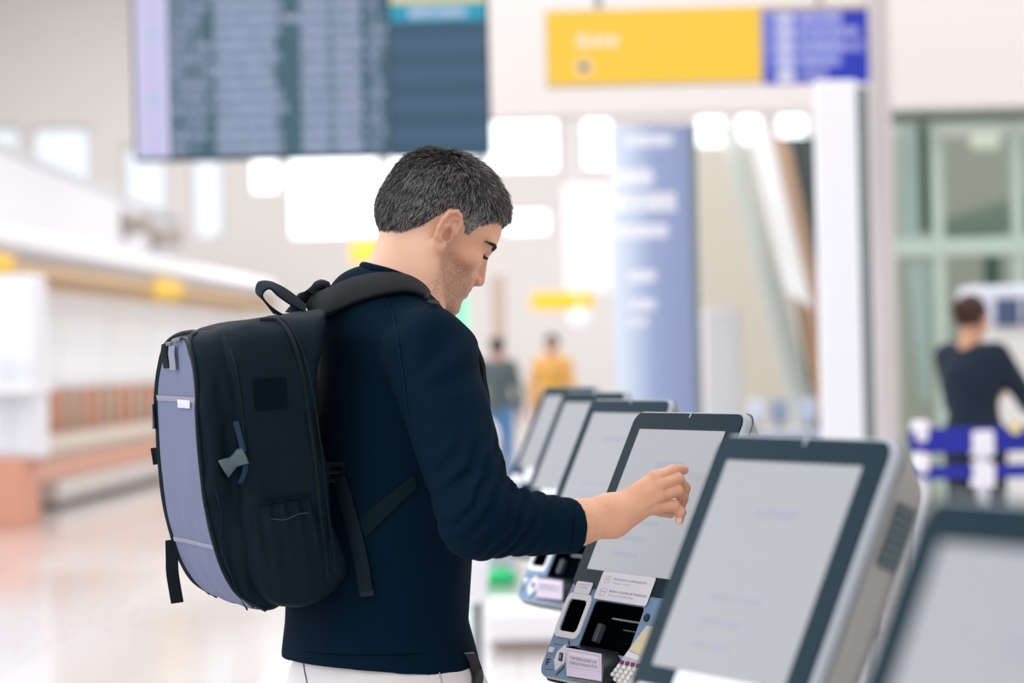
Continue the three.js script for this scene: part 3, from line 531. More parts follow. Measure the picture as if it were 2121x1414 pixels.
  const z5w = (x, y, n) => onFace(1080 + x / 3.995, 1060 + y / 3.995, n), FQ = [z5w(365, 1115, 0.02), z5w(672, 1172, 0.02), z5w(672, 1432, 0.055), z5w(372, 1386, 0.055)], FN = V(0, 0, 0).crossVectors(FQ[3].clone().sub(FQ[0]), FQ[1].clone().sub(FQ[0])).normalize();
  const BQ = FQ.map((p) => { const q = p.clone().sub(KO), a = clamp(q.dot(KT), 0.03, KW), v = Math.max(q.dot(KU), -KL + 0.006); return P3(a, v + 0.012, -0.003); });
  const cr = part(g, 'card_reader', loft([BQ, FQ.map((p, i) => p.clone().lerp(BQ[i], 0.06)), FQ.map((p) => { const c = FQ[0].clone().add(FQ[2]).multiplyScalar(0.5); return p.clone().lerp(c, 0.02); })]), phys(0x0b1820, 0.3, { specularIntensity: 0.4 }));
  const quad = (u0, v0, u1, v1, lift) => { const at = (u, v) => FQ[0].clone().lerp(FQ[1], u).lerp(FQ[3].clone().lerp(FQ[2], u), v).addScaledVector(FN, lift), F4 = [at(u0, v0), at(u1, v0), at(u1, v1), at(u0, v1)], P = F4.concat(F4.map((p) => p.clone().addScaledVector(FN, -0.0015))), gq = new THREE.BufferGeometry(); gq.setAttribute('position', new THREE.Float32BufferAttribute(P.flatMap((p) => [p.x, p.y, p.z]), 3)); gq.setAttribute('uv', new THREE.Float32BufferAttribute([0, 1, 1, 1, 1, 0, 0, 0, 0, 1, 1, 1, 1, 0, 0, 0], 2)); gq.setIndex([0, 3, 1, 1, 3, 2, 4, 5, 7, 5, 6, 7, 0, 1, 5, 0, 5, 4, 1, 2, 6, 1, 6, 5, 2, 3, 7, 2, 7, 6, 3, 0, 4, 3, 4, 7]); const q = gq.toNonIndexed(); q.computeVertexNormals(); return q; };
  const rt = canvas(512, 300, (c, w, h) => { c.fillStyle = '#c4b8ce'; c.fillRect(0, 0, w, h); c.strokeStyle = '#8d80a0'; c.lineWidth = 4; c.strokeRect(24, 30, w - 48, 170); c.fillStyle = '#d8d0e2'; c.fillRect(40, 44, w - 90, 26); strokes(c, 60, 86, 380, 34, '#5d5474', 1); strokes(c, 50, 138, 400, 34, '#5d5474', 1); });
  part(cr, 'front_label', quad(0.02, 0.03, 0.98, 0.9, 0.0012), std(0xffffff, 0.45, { map: rt }), 'lilac front with two lines of text');
  // card symbol, key and letter
  const poly = (P) => P.map((p) => z5(...p));
  const em = part(g, 'card_emblem', plate(poly([[372, 1098], [305, 1155], [276, 1228], [286, 1318], [366, 1244], [376, 1130]]), 0.0004, 0.0012), kWhite, 'white card symbol');
  part(em, 'chip', plate(poly([[328, 1165], [354, 1172], [346, 1240], [316, 1232]]), 0.0018), kInk); part(em, 'chip_centre', plate(poly([[334, 1182], [346, 1185], [340, 1224], [327, 1220]]), 0.0028), kBlue);
  part(g, 'push_button', face(extrude(roundRect(...bbox(poly([[244, 1120], [280, 1125], [265, 1168], [232, 1160]])), 0.002), 0.002, 0.0008), 0.0004), kWhite);
  part(g, 'printed_mark', merged([plate(poly([[272, 1088], [346, 1100], [345, 1104], [271, 1093]]), 0.0003, 0.0004), plate(poly([[196, 1296], [268, 1306], [267, 1311], [195, 1301]]), 0.0003, 0.0004), plate(poly([[286, 1345], [362, 1268], [362, 1285], [292, 1356]]), 0.0003, 0.0004), plate(poly([[386, 1066], [400, 1066], [408, 1100], [398, 1112]]), 0.0003, 0.0004)]), kInk);
  part(g, 'letter', merged([plate(poly([[214, 1212], [226, 1214], [216, 1268], [204, 1266]]), 0.0003, 0.0006), plate(poly([[218, 1210], [246, 1215], [243, 1226], [216, 1222]]), 0.0003, 0.0006), plate(poly([[212, 1234], [238, 1238], [236, 1248], [210, 1245]]), 0.0003, 0.0006)]), kInk);
  part(g, 'button', face(cylZ(0.006, 0.003).translate(...z5(1046, 878), 0.002)), kInk);
  // payment terminal
  const tq = (s, n) => [[1038, 926], [1135, 946], [940, 1492], [632, 1478]].map(([x, y]) => z5(x, y, 0.03)).map((p, i, A) => { const cx = (A[0][0] + A[1][0] + A[2][0] + A[3][0]) / 4, cy = (A[0][1] + A[1][1] + A[2][1] + A[3][1]) / 4; return P3(lerp(p[0], cx, s), lerp(p[1], cy, s), n); }).reverse();
  const pt = part(g, 'payment_terminal', loft([tq(0.12, -0.003), tq(0.02, 0.012), tq(0, 0.022), tq(0.05, 0.03)]), std(0xd4d3cf, 0.45));
  const tp = (P, n, t = 0.001) => plate(P.map(([x, y]) => z5(x, y, 0.03)), n, t);
  part(pt, 'display', tp([[1004, 990], [1090, 1010], [1000, 1190], [896, 1140]], 0.0302), phys(0xead9b8, 0.25), 'cream display');
  part(pt, 'label', tp([[884, 1152], [994, 1196], [966, 1230], [862, 1196]], 0.0302), std(0xe6e7f2, 0.4));
  for (let r = 0; r < 7; r++) for (let c = 0; c < 4; c++) {
    const x = 838 - r * 26 + c * 44, y = 1246 + r * 34 + c * 9, m = z5(x, y, 0.03);
    part(pt, 'key', face(new RoundedBoxGeometry(0.0075, 0.0058, 0.003, 2, 0.0012).translate(m[0], m[1], 0.0315)), r === 0 ? std(0x7c2f74, 0.5) : std(0xf1efe8, 0.4));
  }
  // side vent and pedestal
  const side = (v0, v1, n0, n1, t) => lay(new THREE.BoxGeometry(t, v1 - v0, n1 - n0).translate(KW + 0.0002, (v0 + v1) / 2, (n0 + n1) / 2), KO, KT, KU, KN);
  const vt = part(g, 'side_vent', side(-0.125, -0.06, -0.0425, -0.0185, 0.0012), std(0x36474d, 0.6));
  for (let i = 0; i < 7; i++) part(vt, 'slat', side(-0.122 + i * 0.009, -0.119 + i * 0.009, -0.041, -0.02, 0.0026), std(0x6c7b80, 0.5));
  const foot = (y, w, d) => { const c = KO.clone().addScaledVector(KT, KW / 2).addScaledVector(KN, -0.14); return [[-w, -d], [w, -d], [w, d], [-w, d]].map(([a, b]) => V(c.x + KT.x * a - KN.x * b, y, c.z + KT.z * a - KN.z * b)); };
  part(g, 'pedestal', loft([foot(0.02, 0.08, 0.05), foot(0.7, 0.07, 0.045), foot(0.98, 0.07, 0.03), [[0.08, -0.4], [0.23, -0.4], [0.23, -0.26], [0.08, -0.26]].map(([a, v]) => P3(a, v, -0.05))]), kSilver);
  part(g, 'base_plate', loft([foot(0, 0.2, 0.16), foot(0.015, 0.2, 0.16), foot(0.022, 0.19, 0.15)]), steel);
  const copies = [[1, 'large near kiosk with a side vent, in front of the one in use'], [0, 'blurred nearest kiosk cut off by the lower right corner'], [3, 'kiosk just beyond the one being touched, above the sleeve'], [4, 'kiosk second beyond the one being touched, mostly hidden by its neighbours'], [5, 'kiosk at the far end of the row, farthest from the man']];
  for (const [k, label] of copies) copyThing(g, 'check_in_kiosk', -0.032 * (k - 2) - (k === 0 ? 0.01 : 0), 0, -1.1523 * (k - 2), label);
}
// ---------------------------------------------------------------- the traveller
const PHI = 22 * Math.PI / 180, PF = V(Math.cos(PHI), 0, -Math.sin(PHI)), PR = V(Math.sin(PHI), 0, Math.cos(PHI)), PZ = 3.62;
const rowsOf = (list) => list.map(([px, py, a, b]) => { const w = W(px, py, PZ); return { y: w.y, x: w.x, a, b }; });
function stack(rows) {                                          // body of elliptical sections, rows from low to high
  return (x, y, z) => {
    let i = 0; while (i < rows.length - 2 && y > rows[i + 1].y) i++;
    const A = rows[i], B = rows[i + 1], t = clamp((y - A.y) / (B.y - A.y), 0, 1), s = t, cx = lerp(A.x, B.x, s), a = lerp(A.a, B.a, s), b = lerp(A.b, B.b, s);
    const dx = x - cx, dz = z + PZ, f = dx * PF.x + dz * PF.z, r = dx * PR.x + dz * PR.z, k = Math.sqrt((f / a) ** 2 + (r / b) ** 2);
    return (k - 1) * Math.min(a, b) * 0.92;
  };
}
const torsoRows = rowsOf([[790, 1420, 0.139, 0.19], [787, 1365, 0.141, 0.195], [778, 1280, 0.131, 0.183], [784, 1190, 0.131, 0.18], [795, 1090, 0.129, 0.18], [806, 960, 0.124, 0.18], [816, 850, 0.118, 0.178], [818, 760, 0.108, 0.17], [802, 700, 0.096, 0.15], [786, 640, 0.076, 0.105], [776, 575, 0.052, 0.07]].map((r) => r));
const torso = stack(torsoRows), top = torsoRows[torsoRows.length - 1].y;
const chest = V(W(815, 740, PZ).x, W(815, 740, PZ).y, -PZ), mirror = (p) => p.clone().addScaledVector(PR, -2 * p.clone().sub(chest).dot(PR));
const J = { shR: W(893, 738, 3.45), elR: W(990, 1076, 3.30), cuff: W(1203, 1091, 3.385), mid: W(1206, 1080, 3.385), wr: W(1262, 1066, 3.41), neckB: W(824, 636, PZ), neckT: W(868, 500, 3.665) };
J.shL = mirror(J.shR); J.elL = J.shL.clone().add(V(0.0, -0.29, 0)).addScaledVector(PF, -0.02).addScaledVector(PR, -0.02); J.wrL = J.elL.clone().add(V(0, -0.235, 0)).addScaledVector(PF, 0.07);
const hipY = W(790, 1420, PZ).y, hip = V(W(795, 1420, PZ).x, hipY - 0.05, -PZ);
const legs = [-1, 1].map((s) => { const h = hip.clone().addScaledVector(PR, s * 0.09), k = h.clone().add(V(0, -0.41, 0)).addScaledVector(PF, 0.02).addScaledVector(PR, s * 0.01), a = V(k.x, 0.085, k.z).addScaledVector(PF, -0.03); return { h, k, a }; });

// --- head in its own millimetre frame: f forward, u up, r towards his right ear
const HY = 16 * Math.PI / 180, HP = 31.5 * Math.PI / 180, HC = W(899, 490, 3.662), hfh = V(Math.cos(HY), 0, -Math.sin(HY));
const Hf = hfh.clone().multiplyScalar(Math.cos(HP)).add(V(0, -Math.sin(HP), 0)), Hu = hfh.clone().multiplyScalar(Math.sin(HP)).add(V(0, Math.cos(HP), 0)), Hr = V(Math.sin(HY), 0, Math.cos(HY));
const toHead = (x, y, z) => { const dx = x - HC.x, dy = y - HC.y, dz = z - HC.z; return [(dx * Hf.x + dy * Hf.y + dz * Hf.z) * 1000, (dx * Hu.x + dy * Hu.y + dz * Hu.z) * 1000, (dx * Hr.x + dy * Hr.y + dz * Hr.z) * 1000]; };
const fromHead = (f, u, r) => HC.clone().addScaledVector(Hf, f / 1000).addScaledVector(Hu, u / 1000).addScaledVector(Hr, r / 1000);
const c3 = (f, u, r, A, B, ra, rb) => cone(f, u, r, { x: A[0], y: A[1], z: A[2] }, { x: B[0], y: B[1], z: B[2] }, ra, rb);
const earRim = [[4, 0, 75], [8, 14, 77], [6, 27, 79], [-2, 36, 82], [-12, 38, 85], [-20, 30, 88], [-22, 16, 89], [-19, 2, 87], [-13, -9, 84], [-4, -18, 80], [4, -20, 77], [7, -13, 76]];
function ear(f0, u0, r) {
  const f = 0.99 * (f0 - 3) - 0.14 * (u0 - 3), u = 0.99 * (u0 + 5) + 0.14 * (f0 - 3) - 0.6;
  if (r < 55 || f < -40 || f > 30 || u < -40 || u > 60) return 40;
  let d = 40;
  for (let i = 0; i + 1 < earRim.length; i++) d = smin(d, c3(f, u, r, earRim[i], earRim[i + 1], i < 8 ? 3.6 : 4.6, i < 8 ? 3.6 : 4.6), 2);
  const plateR = 79 - (f + 6) * 0.34, q = Math.max(Math.abs(r - plateR) - 2.6, Math.sqrt(((f + 7) / 14.5) ** 2 + ((u - 9) / 28) ** 2) * 14 - 14);
  d = smin(d, q, 3);
  d = smin(d, c3(f, u, r, [-5, -8, 82], [-12, 10, 85], 2.8, 2.8), 6); d = smin(d, c3(f, u, r, [-12, 10, 85], [-5, 27, 81.5], 2.8, 2.2), 6);
  d = smin(d, c3(f, u, r, [7, -4, 77], [6, 6, 77], 3.4, 2.6), 2);
  d = smin(d, ball(f, u, r, 2, -19, 79, 6.2), 3);
  d = smax(d, -ell(f, u, r, -0.5, 3, 85.5, 8.2, 11.5, 14), 3); d = smax(d, -ell(f, u, r, -3, 22, 86, 7, 6, 6), 3); d = smax(d, -c3(f, u, r, [1, 1, 80], [9, -2, 48], 5.2, 4.4), 1.5);
  return d;
}
const FACE = 1.115;
function headMM(f, u, r) {
  if (f > 0) f *= FACE;
  const R = Math.abs(r);
  let d = ell(f, u, r, -3, 40, 0, 96, 80, 76);
  d = smin(d, ell(f, u, r, 42, 34, 0, 54, 60, 60), 18);
  d = smin(d, ell(f, u, r, -30, 12, 0, 66, 52, 64), 22);
  d = smin(d, ell(f, u, r, 44, -18, 0, 46, 58, 57), 20);                       // face
  d = smin(d, c3(f, u, R, [4, -46, 54], [76, -80, 15], 12, 13), 20);             // jaw line
  d = smin(d, ell(f, u, r, 42, -50, 0, 46, 36, 46), 20);
  d = smin(d, ell(f, u, r, 84, -79, 0, 17, 15, 20), 14);                        // chin
  d = smin(d, ell(f, u, R, 60, -10, 47, 20, 14, 15), 16);                      // cheekbone
  d = smin(d, c3(f, u, R, [87, 27, 8], [76, 28, 44], 8, 8), 12);                 // brow
  d = smin(d, ell(f, u, r, 80, -42, 0, 19, 24, 29), 14);                       // mouth barrel
  d = smax(d, -ell(f, u, R, 95, 14.5, 33, 14, 8, 15), 10);                       // eye socket
  d = smin(d, ball(f, u, R, 69, 14, 32, 13.8), 3);                              // lids over the eye
  d = smin(d, c3(f, u, r, [86, 12, 0], [96, -24, 0], 7.5, 10.5), 6);                 // nose
  d = smin(d, c3(f, u, r, [93, 16, 0], [107, -22, 0], 5, 7.8), 6);
  d = smin(d, ell(f, u, R, 98, -26, 11, 9.5, 7.5, 7), 5);
  d = smax(d, -ell(f, u, R, 101, -34.5, 9, 7, 5.5, 5.2), 1.5);
  d = smin(d, c3(f, u, R, [97, -41, 0], [83, -46, 23], 4.4, 3), 4);              // lips
  d = smin(d, c3(f, u, R, [96, -52, 0], [82, -49, 22], 5, 3), 5);
  d = smax(d, -c3(f, u, R, [102, -46.5, 0], [84, -47.5, 26], 1.5, 1.2), 2);
  d = smin(d, ear(f, u, r > 0 ? r : -r), 4);
  return d;
}
function neckField(x, y, z) {
  let d = cone(x, y, z, J.neckT, J.neckB, 0.059, 0.068);
  d = smin(d, cone(x, y, z, NK.m, NK.c, 0.012, 0.011), 0.03);
  d = smin(d, cone(x, y, z, NK.b, NK.sR, 0.054, 0.042), 0.04); d = smin(d, cone(x, y, z, NK.b, NK.sL, 0.054, 0.042), 0.04);
  return d;
}
const NK = { m: fromHead(-14, -26, 60), c: W(905, 660, 3.56), b: W(786, 652, 3.63), sR: W(890, 718, 3.47) };
NK.sL = mirror(NK.sR);
// --- right hand: chains of joints in the order wrist side, knuckle, middle joint, end joint, tip
const hz = (x, y, z) => W(1160 + x / 5.893, 920 + y / 5.893, z);
const fingers = [
  { root: [1277, 1050, 3.415], r0: 0.0155, c: [[1356, 990, 3.448], [1393, 975.5, 3.478], [1409, 973.5, 3.505], [1417, 973.5, 3.527]], r: [0.0108, 0.0092, 0.008, 0.007] },
  { root: [1273, 1062, 3.408], r0: 0.016, c: [[1363, 1005, 3.444], [1403, 992, 3.474], [1418, 1010, 3.49], [1417, 1028, 3.492]], r: [0.011, 0.0095, 0.0082, 0.007] },
  { root: [1271, 1076, 3.405], r0: 0.016, c: [[1362, 1026, 3.442], [1402, 1016, 3.468], [1414, 1032, 3.486], [1411, 1048, 3.488]], r: [0.0106, 0.0092, 0.008, 0.0068] },
  { root: [1275, 1083, 3.408], r0: 0.0138, c: [[1354, 1049, 3.444], [1396, 1047, 3.458], [1410, 1060, 3.462], [1407, 1077, 3.46]], r: [0.01, 0.0082, 0.0073, 0.0063] },
].map((q) => ({ root: W(...q.root), r0: q.r0, c: q.c.map((p) => W(...p)), r: q.r }));
const thumb = [[1290, 1062, 3.43], [1338, 1048, 3.475], [1370, 1054, 3.495], [1388, 1061, 3.5]].map((p) => W(...p));
function armField(x, y, z) {                                    // right forearm, wrist and hand
  let d = smin(cone(x, y, z, J.elR, J.mid, 0.042, 0.0275), cone(x, y, z, J.mid, J.wr, 0.0275, 0.022), 0.02);
  if (x < J.cuff.x - 0.03) return d;
  let p = 1;
  for (const q of fingers) p = smin(p, cone(x, y, z, q.root, q.c[0], q.r0, q.r[0] * 0.93), 0.005);
  p = smin(p, cone(x, y, z, J.wr, fingers[1].root, 0.0235, 0.018), 0.018); p = smin(p, cone(x, y, z, J.wr, fingers[3].root, 0.022, 0.0165), 0.016);
  p = smin(p, cone(x, y, z, J.wr, thumb[0], 0.02, 0.017), 0.02); p = smin(p, cone(x, y, z, thumb[0], thumb[1], 0.0165, 0.0125), 0.014);
  for (let i = 1; i < 3; i++) p = smin(p, cone(x, y, z, thumb[i], thumb[i + 1], [0, 0.0118, 0.0105][i], [0, 0.0105, 0.0085][i]), 0.004);
  let out = p;
  for (const q of fingers) {
    let g = 1; for (let i = 0; i < 3; i++) g = smin(g, cone(x, y, z, q.c[i], q.c[i + 1], q.r[i] * 0.95, q.r[i + 1] * 0.95), 0.002);
    for (let i = 0; i < 3; i++) g = smin(g, ball(x, y, z, q.c[i].x, q.c[i].y, q.c[i].z + 0.0015, q.r[i] * 0.98), 0.0035);
    out = Math.min(out, smin(p, g, 0.004));
  }
  p = out;
  const ub = ball(x, y, z, J.wr.x - 0.012, J.wr.y - 0.01, J.wr.z + 0.013, 0.0095);
  return smin(smin(d, p, 0.02), ub, 0.012);
}
const handL = (() => { const a = J.wrL, D = V(0, -1, 0).addScaledVector(PF, 0.12).normalize(), out = []; for (let i = 0; i < 4; i++) { const o = a.clone().addScaledVector(D, 0.09).addScaledVector(PF, 0.03 - i * 0.02), m = o.clone().addScaledVector(D, 0.035), t = m.clone().addScaledVector(D, 0.03 - Math.abs(i - 1.3) * 0.006).addScaledVector(PR, 0.015); out.push([o, m, t]); } return { a, D, out, th: [a.clone().addScaledVector(D, 0.03).addScaledVector(PF, 0.025), a.clone().addScaledVector(D, 0.075).addScaledVector(PF, 0.05).addScaledVector(PR, 0.02)] }; })();
function bodyField(x, y, z) {
  let d = 1;
  const hd = Math.hypot(x - HC.x, y - HC.y, z - HC.z);
  d = Math.min(d, torso(x, y, z) + 0.018, 1); d = smax(smax(d, y - top, 0.05), hipY - 0.09 - y, 0.05);
  d = smin(d, neckField(x, y, z), 0.03);
  if (hd < 0.2) { const q = toHead(x, y, z); d = smin(d, headMM(q[0], q[1], q[2]) / 1000, 0.014); } else d = Math.min(d, hd - 0.15);
  d = smin(d, cone(x, y, z, J.shR, J.elR, 0.052, 0.04), 0.03); d = smin(d, armField(x, y, z), 0.015);
  d = smin(d, cone(x, y, z, J.shL, J.elL, 0.052, 0.04), 0.03); d = smin(d, cone(x, y, z, J.elL, J.wrL, 0.042, 0.026), 0.015);
  let h = smin(cone(x, y, z, J.wrL, handL.a.clone().addScaledVector(handL.D, 0.07), 0.028, 0.034), 1, 0.01);
  for (const [a, b, c] of handL.out) h = smin(h, Math.min(cone(x, y, z, a, b, 0.0095, 0.0088), cone(x, y, z, b, c, 0.0088, 0.0075)), 0.006);
  h = smin(h, cone(x, y, z, handL.th[0], handL.th[1], 0.012, 0.009), 0.01); d = smin(d, h, 0.015);
  for (const l of legs) { d = smin(d, cone(x, y, z, l.h, l.k, 0.082, 0.052), 0.03); d = smin(d, cone(x, y, z, l.k, l.a, 0.053, 0.036), 0.03); }
  return d;
}
const lin = (hex) => { const c = new THREE.Color(hex); return [c.r, c.g, c.b]; }, mix3 = (a, b, t) => [lerp(a[0], b[0], t), lerp(a[1], b[1], t), lerp(a[2], b[2], t)];
const skinA = lin(0xeab391), skinRed = lin(0xdc927a), skinBeard = lin(0x8f7060), skinLip = lin(0xb9756a), skinPale = lin(0xf4cdb4);
function skinColor(x, y, z) {
  const [f, u, r] = toHead(x, y, z), R = Math.abs(r); let c = mix3(skinA, skinRed, clamp(0.18 + 0.35 * noise(x * 30, y * 30, z * 30), 0, 0.5));
  if (Math.hypot(f, u, r) < 190) {
    c = mix3(c, skinPale, clamp(0.3 - 0.006 * f, 0, 0.5));
    const earness = 0.45 * sstep(77, 82, R) * sstep(14, 8, f) * sstep(-24, -16, u); c = mix3(c, skinRed, earness);
    let b = sstep(-8, -24, u + 0.2 * (f - 40)) * sstep(2, 22, f) * sstep(-128, -100, u) * (1 - sstep(86, 93, f) * sstep(-46, -36, u));
    if (u > -42 && R < 26 && f > 78 && u < -32) b = 0.6;
    b *= 0.42 + 0.6 * noise(f * 0.5, u * 0.5, r * 0.5) + 0.25 * noise(f * 1.1, u * 1.1, r * 1.1);
    c = mix3(c, skinBeard, clamp(b, 0, 0.8));
    if (f > 75 && u < -36 && u > -57 && R < 24) c = mix3(c, skinLip, 0.6 * sstep(75, 80, f));
    if (f > 86 && u < -8 && u > -34) c = mix3(c, skinRed, 0.45);
  } else if (x > J.cuff.x - 0.05) { // knuckles and finger ends are ruddier
    let k = 0; for (const q of fingers) for (let i = 0; i < 4; i++) k = Math.max(k, 1 - Math.hypot(x - q.c[i].x, y - q.c[i].y, z - q.c[i].z) / 0.017); c = mix3(c, skinRed, clamp(k * 0.7, 0, 0.5));
    if (x < J.wr.x) c = mix3(c, skinBeard, clamp(0.25 * noise(x * 120, y * 260, z * 120), 0, 0.2));
  }
  return c;
}
const person = thing('person', 'man in a dark navy sweater and white trousers touching a kiosk screen', 'person', V(hip.x, 0, hip.z));
const skinMat = phys(0xffffff, 0.52, { vertexColors: true, clearcoat: 0.06, clearcoatRoughness: 0.5, sheen: 0.25, sheenRoughness: 0.5, sheenColor: new THREE.Color(0xffb090) });
{
  const mk = (lo, hi, h) => surface(bodyField, lo, hi, h, skinColor);
  const neckCut = HC.y - 0.19, hz0 = HC.z - 0.14, hz1 = HC.z + 0.14;
  const g = mergeGeometries([
    mk([HC.x - 0.2, neckCut, hz0], [HC.x + 0.17, HC.y + 0.16, hz1], 0.0021),
    mk([J.cuff.x - 0.045, J.wr.y - 0.11, J.wr.z - 0.16], [fingers[0].c[3].x + 0.03, J.wr.y + 0.12, J.wr.z + 0.07], 0.0017),
    mk([chest.x - 0.42, -0.02, chest.z - 0.4], [J.cuff.x - 0.03, neckCut + 0.012, chest.z + 0.42], 0.012),
  ]);
  const bodyMesh = part(person, 'body', g, skinMat);
  for (const [i, k] of [[0, 0.0052], [3, 0.0045]]) { const q = fingers[i], t = q.c[3], D = t.clone().sub(q.c[2]).normalize(), up = V(0, 0.75, 0.65); up.addScaledVector(D, -up.dot(D)).normalize(); const side = V(0, 0, 0).crossVectors(up, D); part(bodyMesh, 'fingernail', lay(new THREE.SphereGeometry(1, 14, 10).scale(k, 0.0018, k * 1.25), t.clone().addScaledVector(up, q.r[3] * 0.74).addScaledVector(D, 0.001), side, up, D), phys(0xf2c6b4, 0.3)); }
}
// eyes, brows and lashes
for (const s of [1, -1]) {
  part(person, 'eye', new THREE.SphereGeometry(0.0125, 24, 16).translate(...fromHead(62.3, 14, 32 * s).toArray()), phys(0xe8e2dc, 0.2, { clearcoat: 1 }));
  const lash = []; for (let i = 0; i <= 8; i++) { const a = -0.75 + 1.5 * i / 8; lash.push(fromHead(61.9 + 14.2 * Math.cos(a), 11.5 - 1.5 * Math.cos(a), (32 + 14.2 * Math.sin(a)) * s)); }
  const hairs = [tube(lash, 0.0007, 20, 5)];
  for (let i = 0; i < 22; i++) { const a = -0.7 + 1.45 * i / 21, b = fromHead(61.9 + 14 * Math.cos(a), 11.5 - 1.5 * Math.cos(a), (32 + 14 * Math.sin(a)) * s), m = fromHead(61.9 + 18 * Math.cos(a), 8 - 1.2 * Math.cos(a), (32 + 18 * Math.sin(a)) * s), e = fromHead(61.9 + 21 * Math.cos(a), 7.5, (32 + 20.5 * Math.sin(a)) * s); hairs.push(tube([b, m, e], 0.00032, 4, 3)); }
  part(person, 'eyelashes', merged(hairs), std(0x14100e, 0.6));
  const brow = [];
  for (let i = 0; i < 260; i++) {
    const t = rnd(), rr = 21 + t * 36, f0 = 104 - t * t * 14, uu = 26.5 + 3.5 * Math.sin(t * 2.7) - 2 * t + (rnd() - 0.5) * 9.5 * (1 - 0.65 * t);
    let F = f0; for (let k = 0; k < 120 && headMM(F, uu, rr) > 0.3; k++) F -= 0.5;
    const p = fromHead(F, uu, rr * s), q = fromHead(F - 0.6 - 3 * t, uu + 1.5 - 3.2 * t, (rr + 5) * s), mid = p.clone().lerp(q, 0.5).addScaledVector(Hf, 0.0016);
    brow.push(tube([p, mid, q], 0.00036, 3, 3));
  }
  part(person, 'eyebrow', merged(brow), std(0x241c18, 0.7));
}
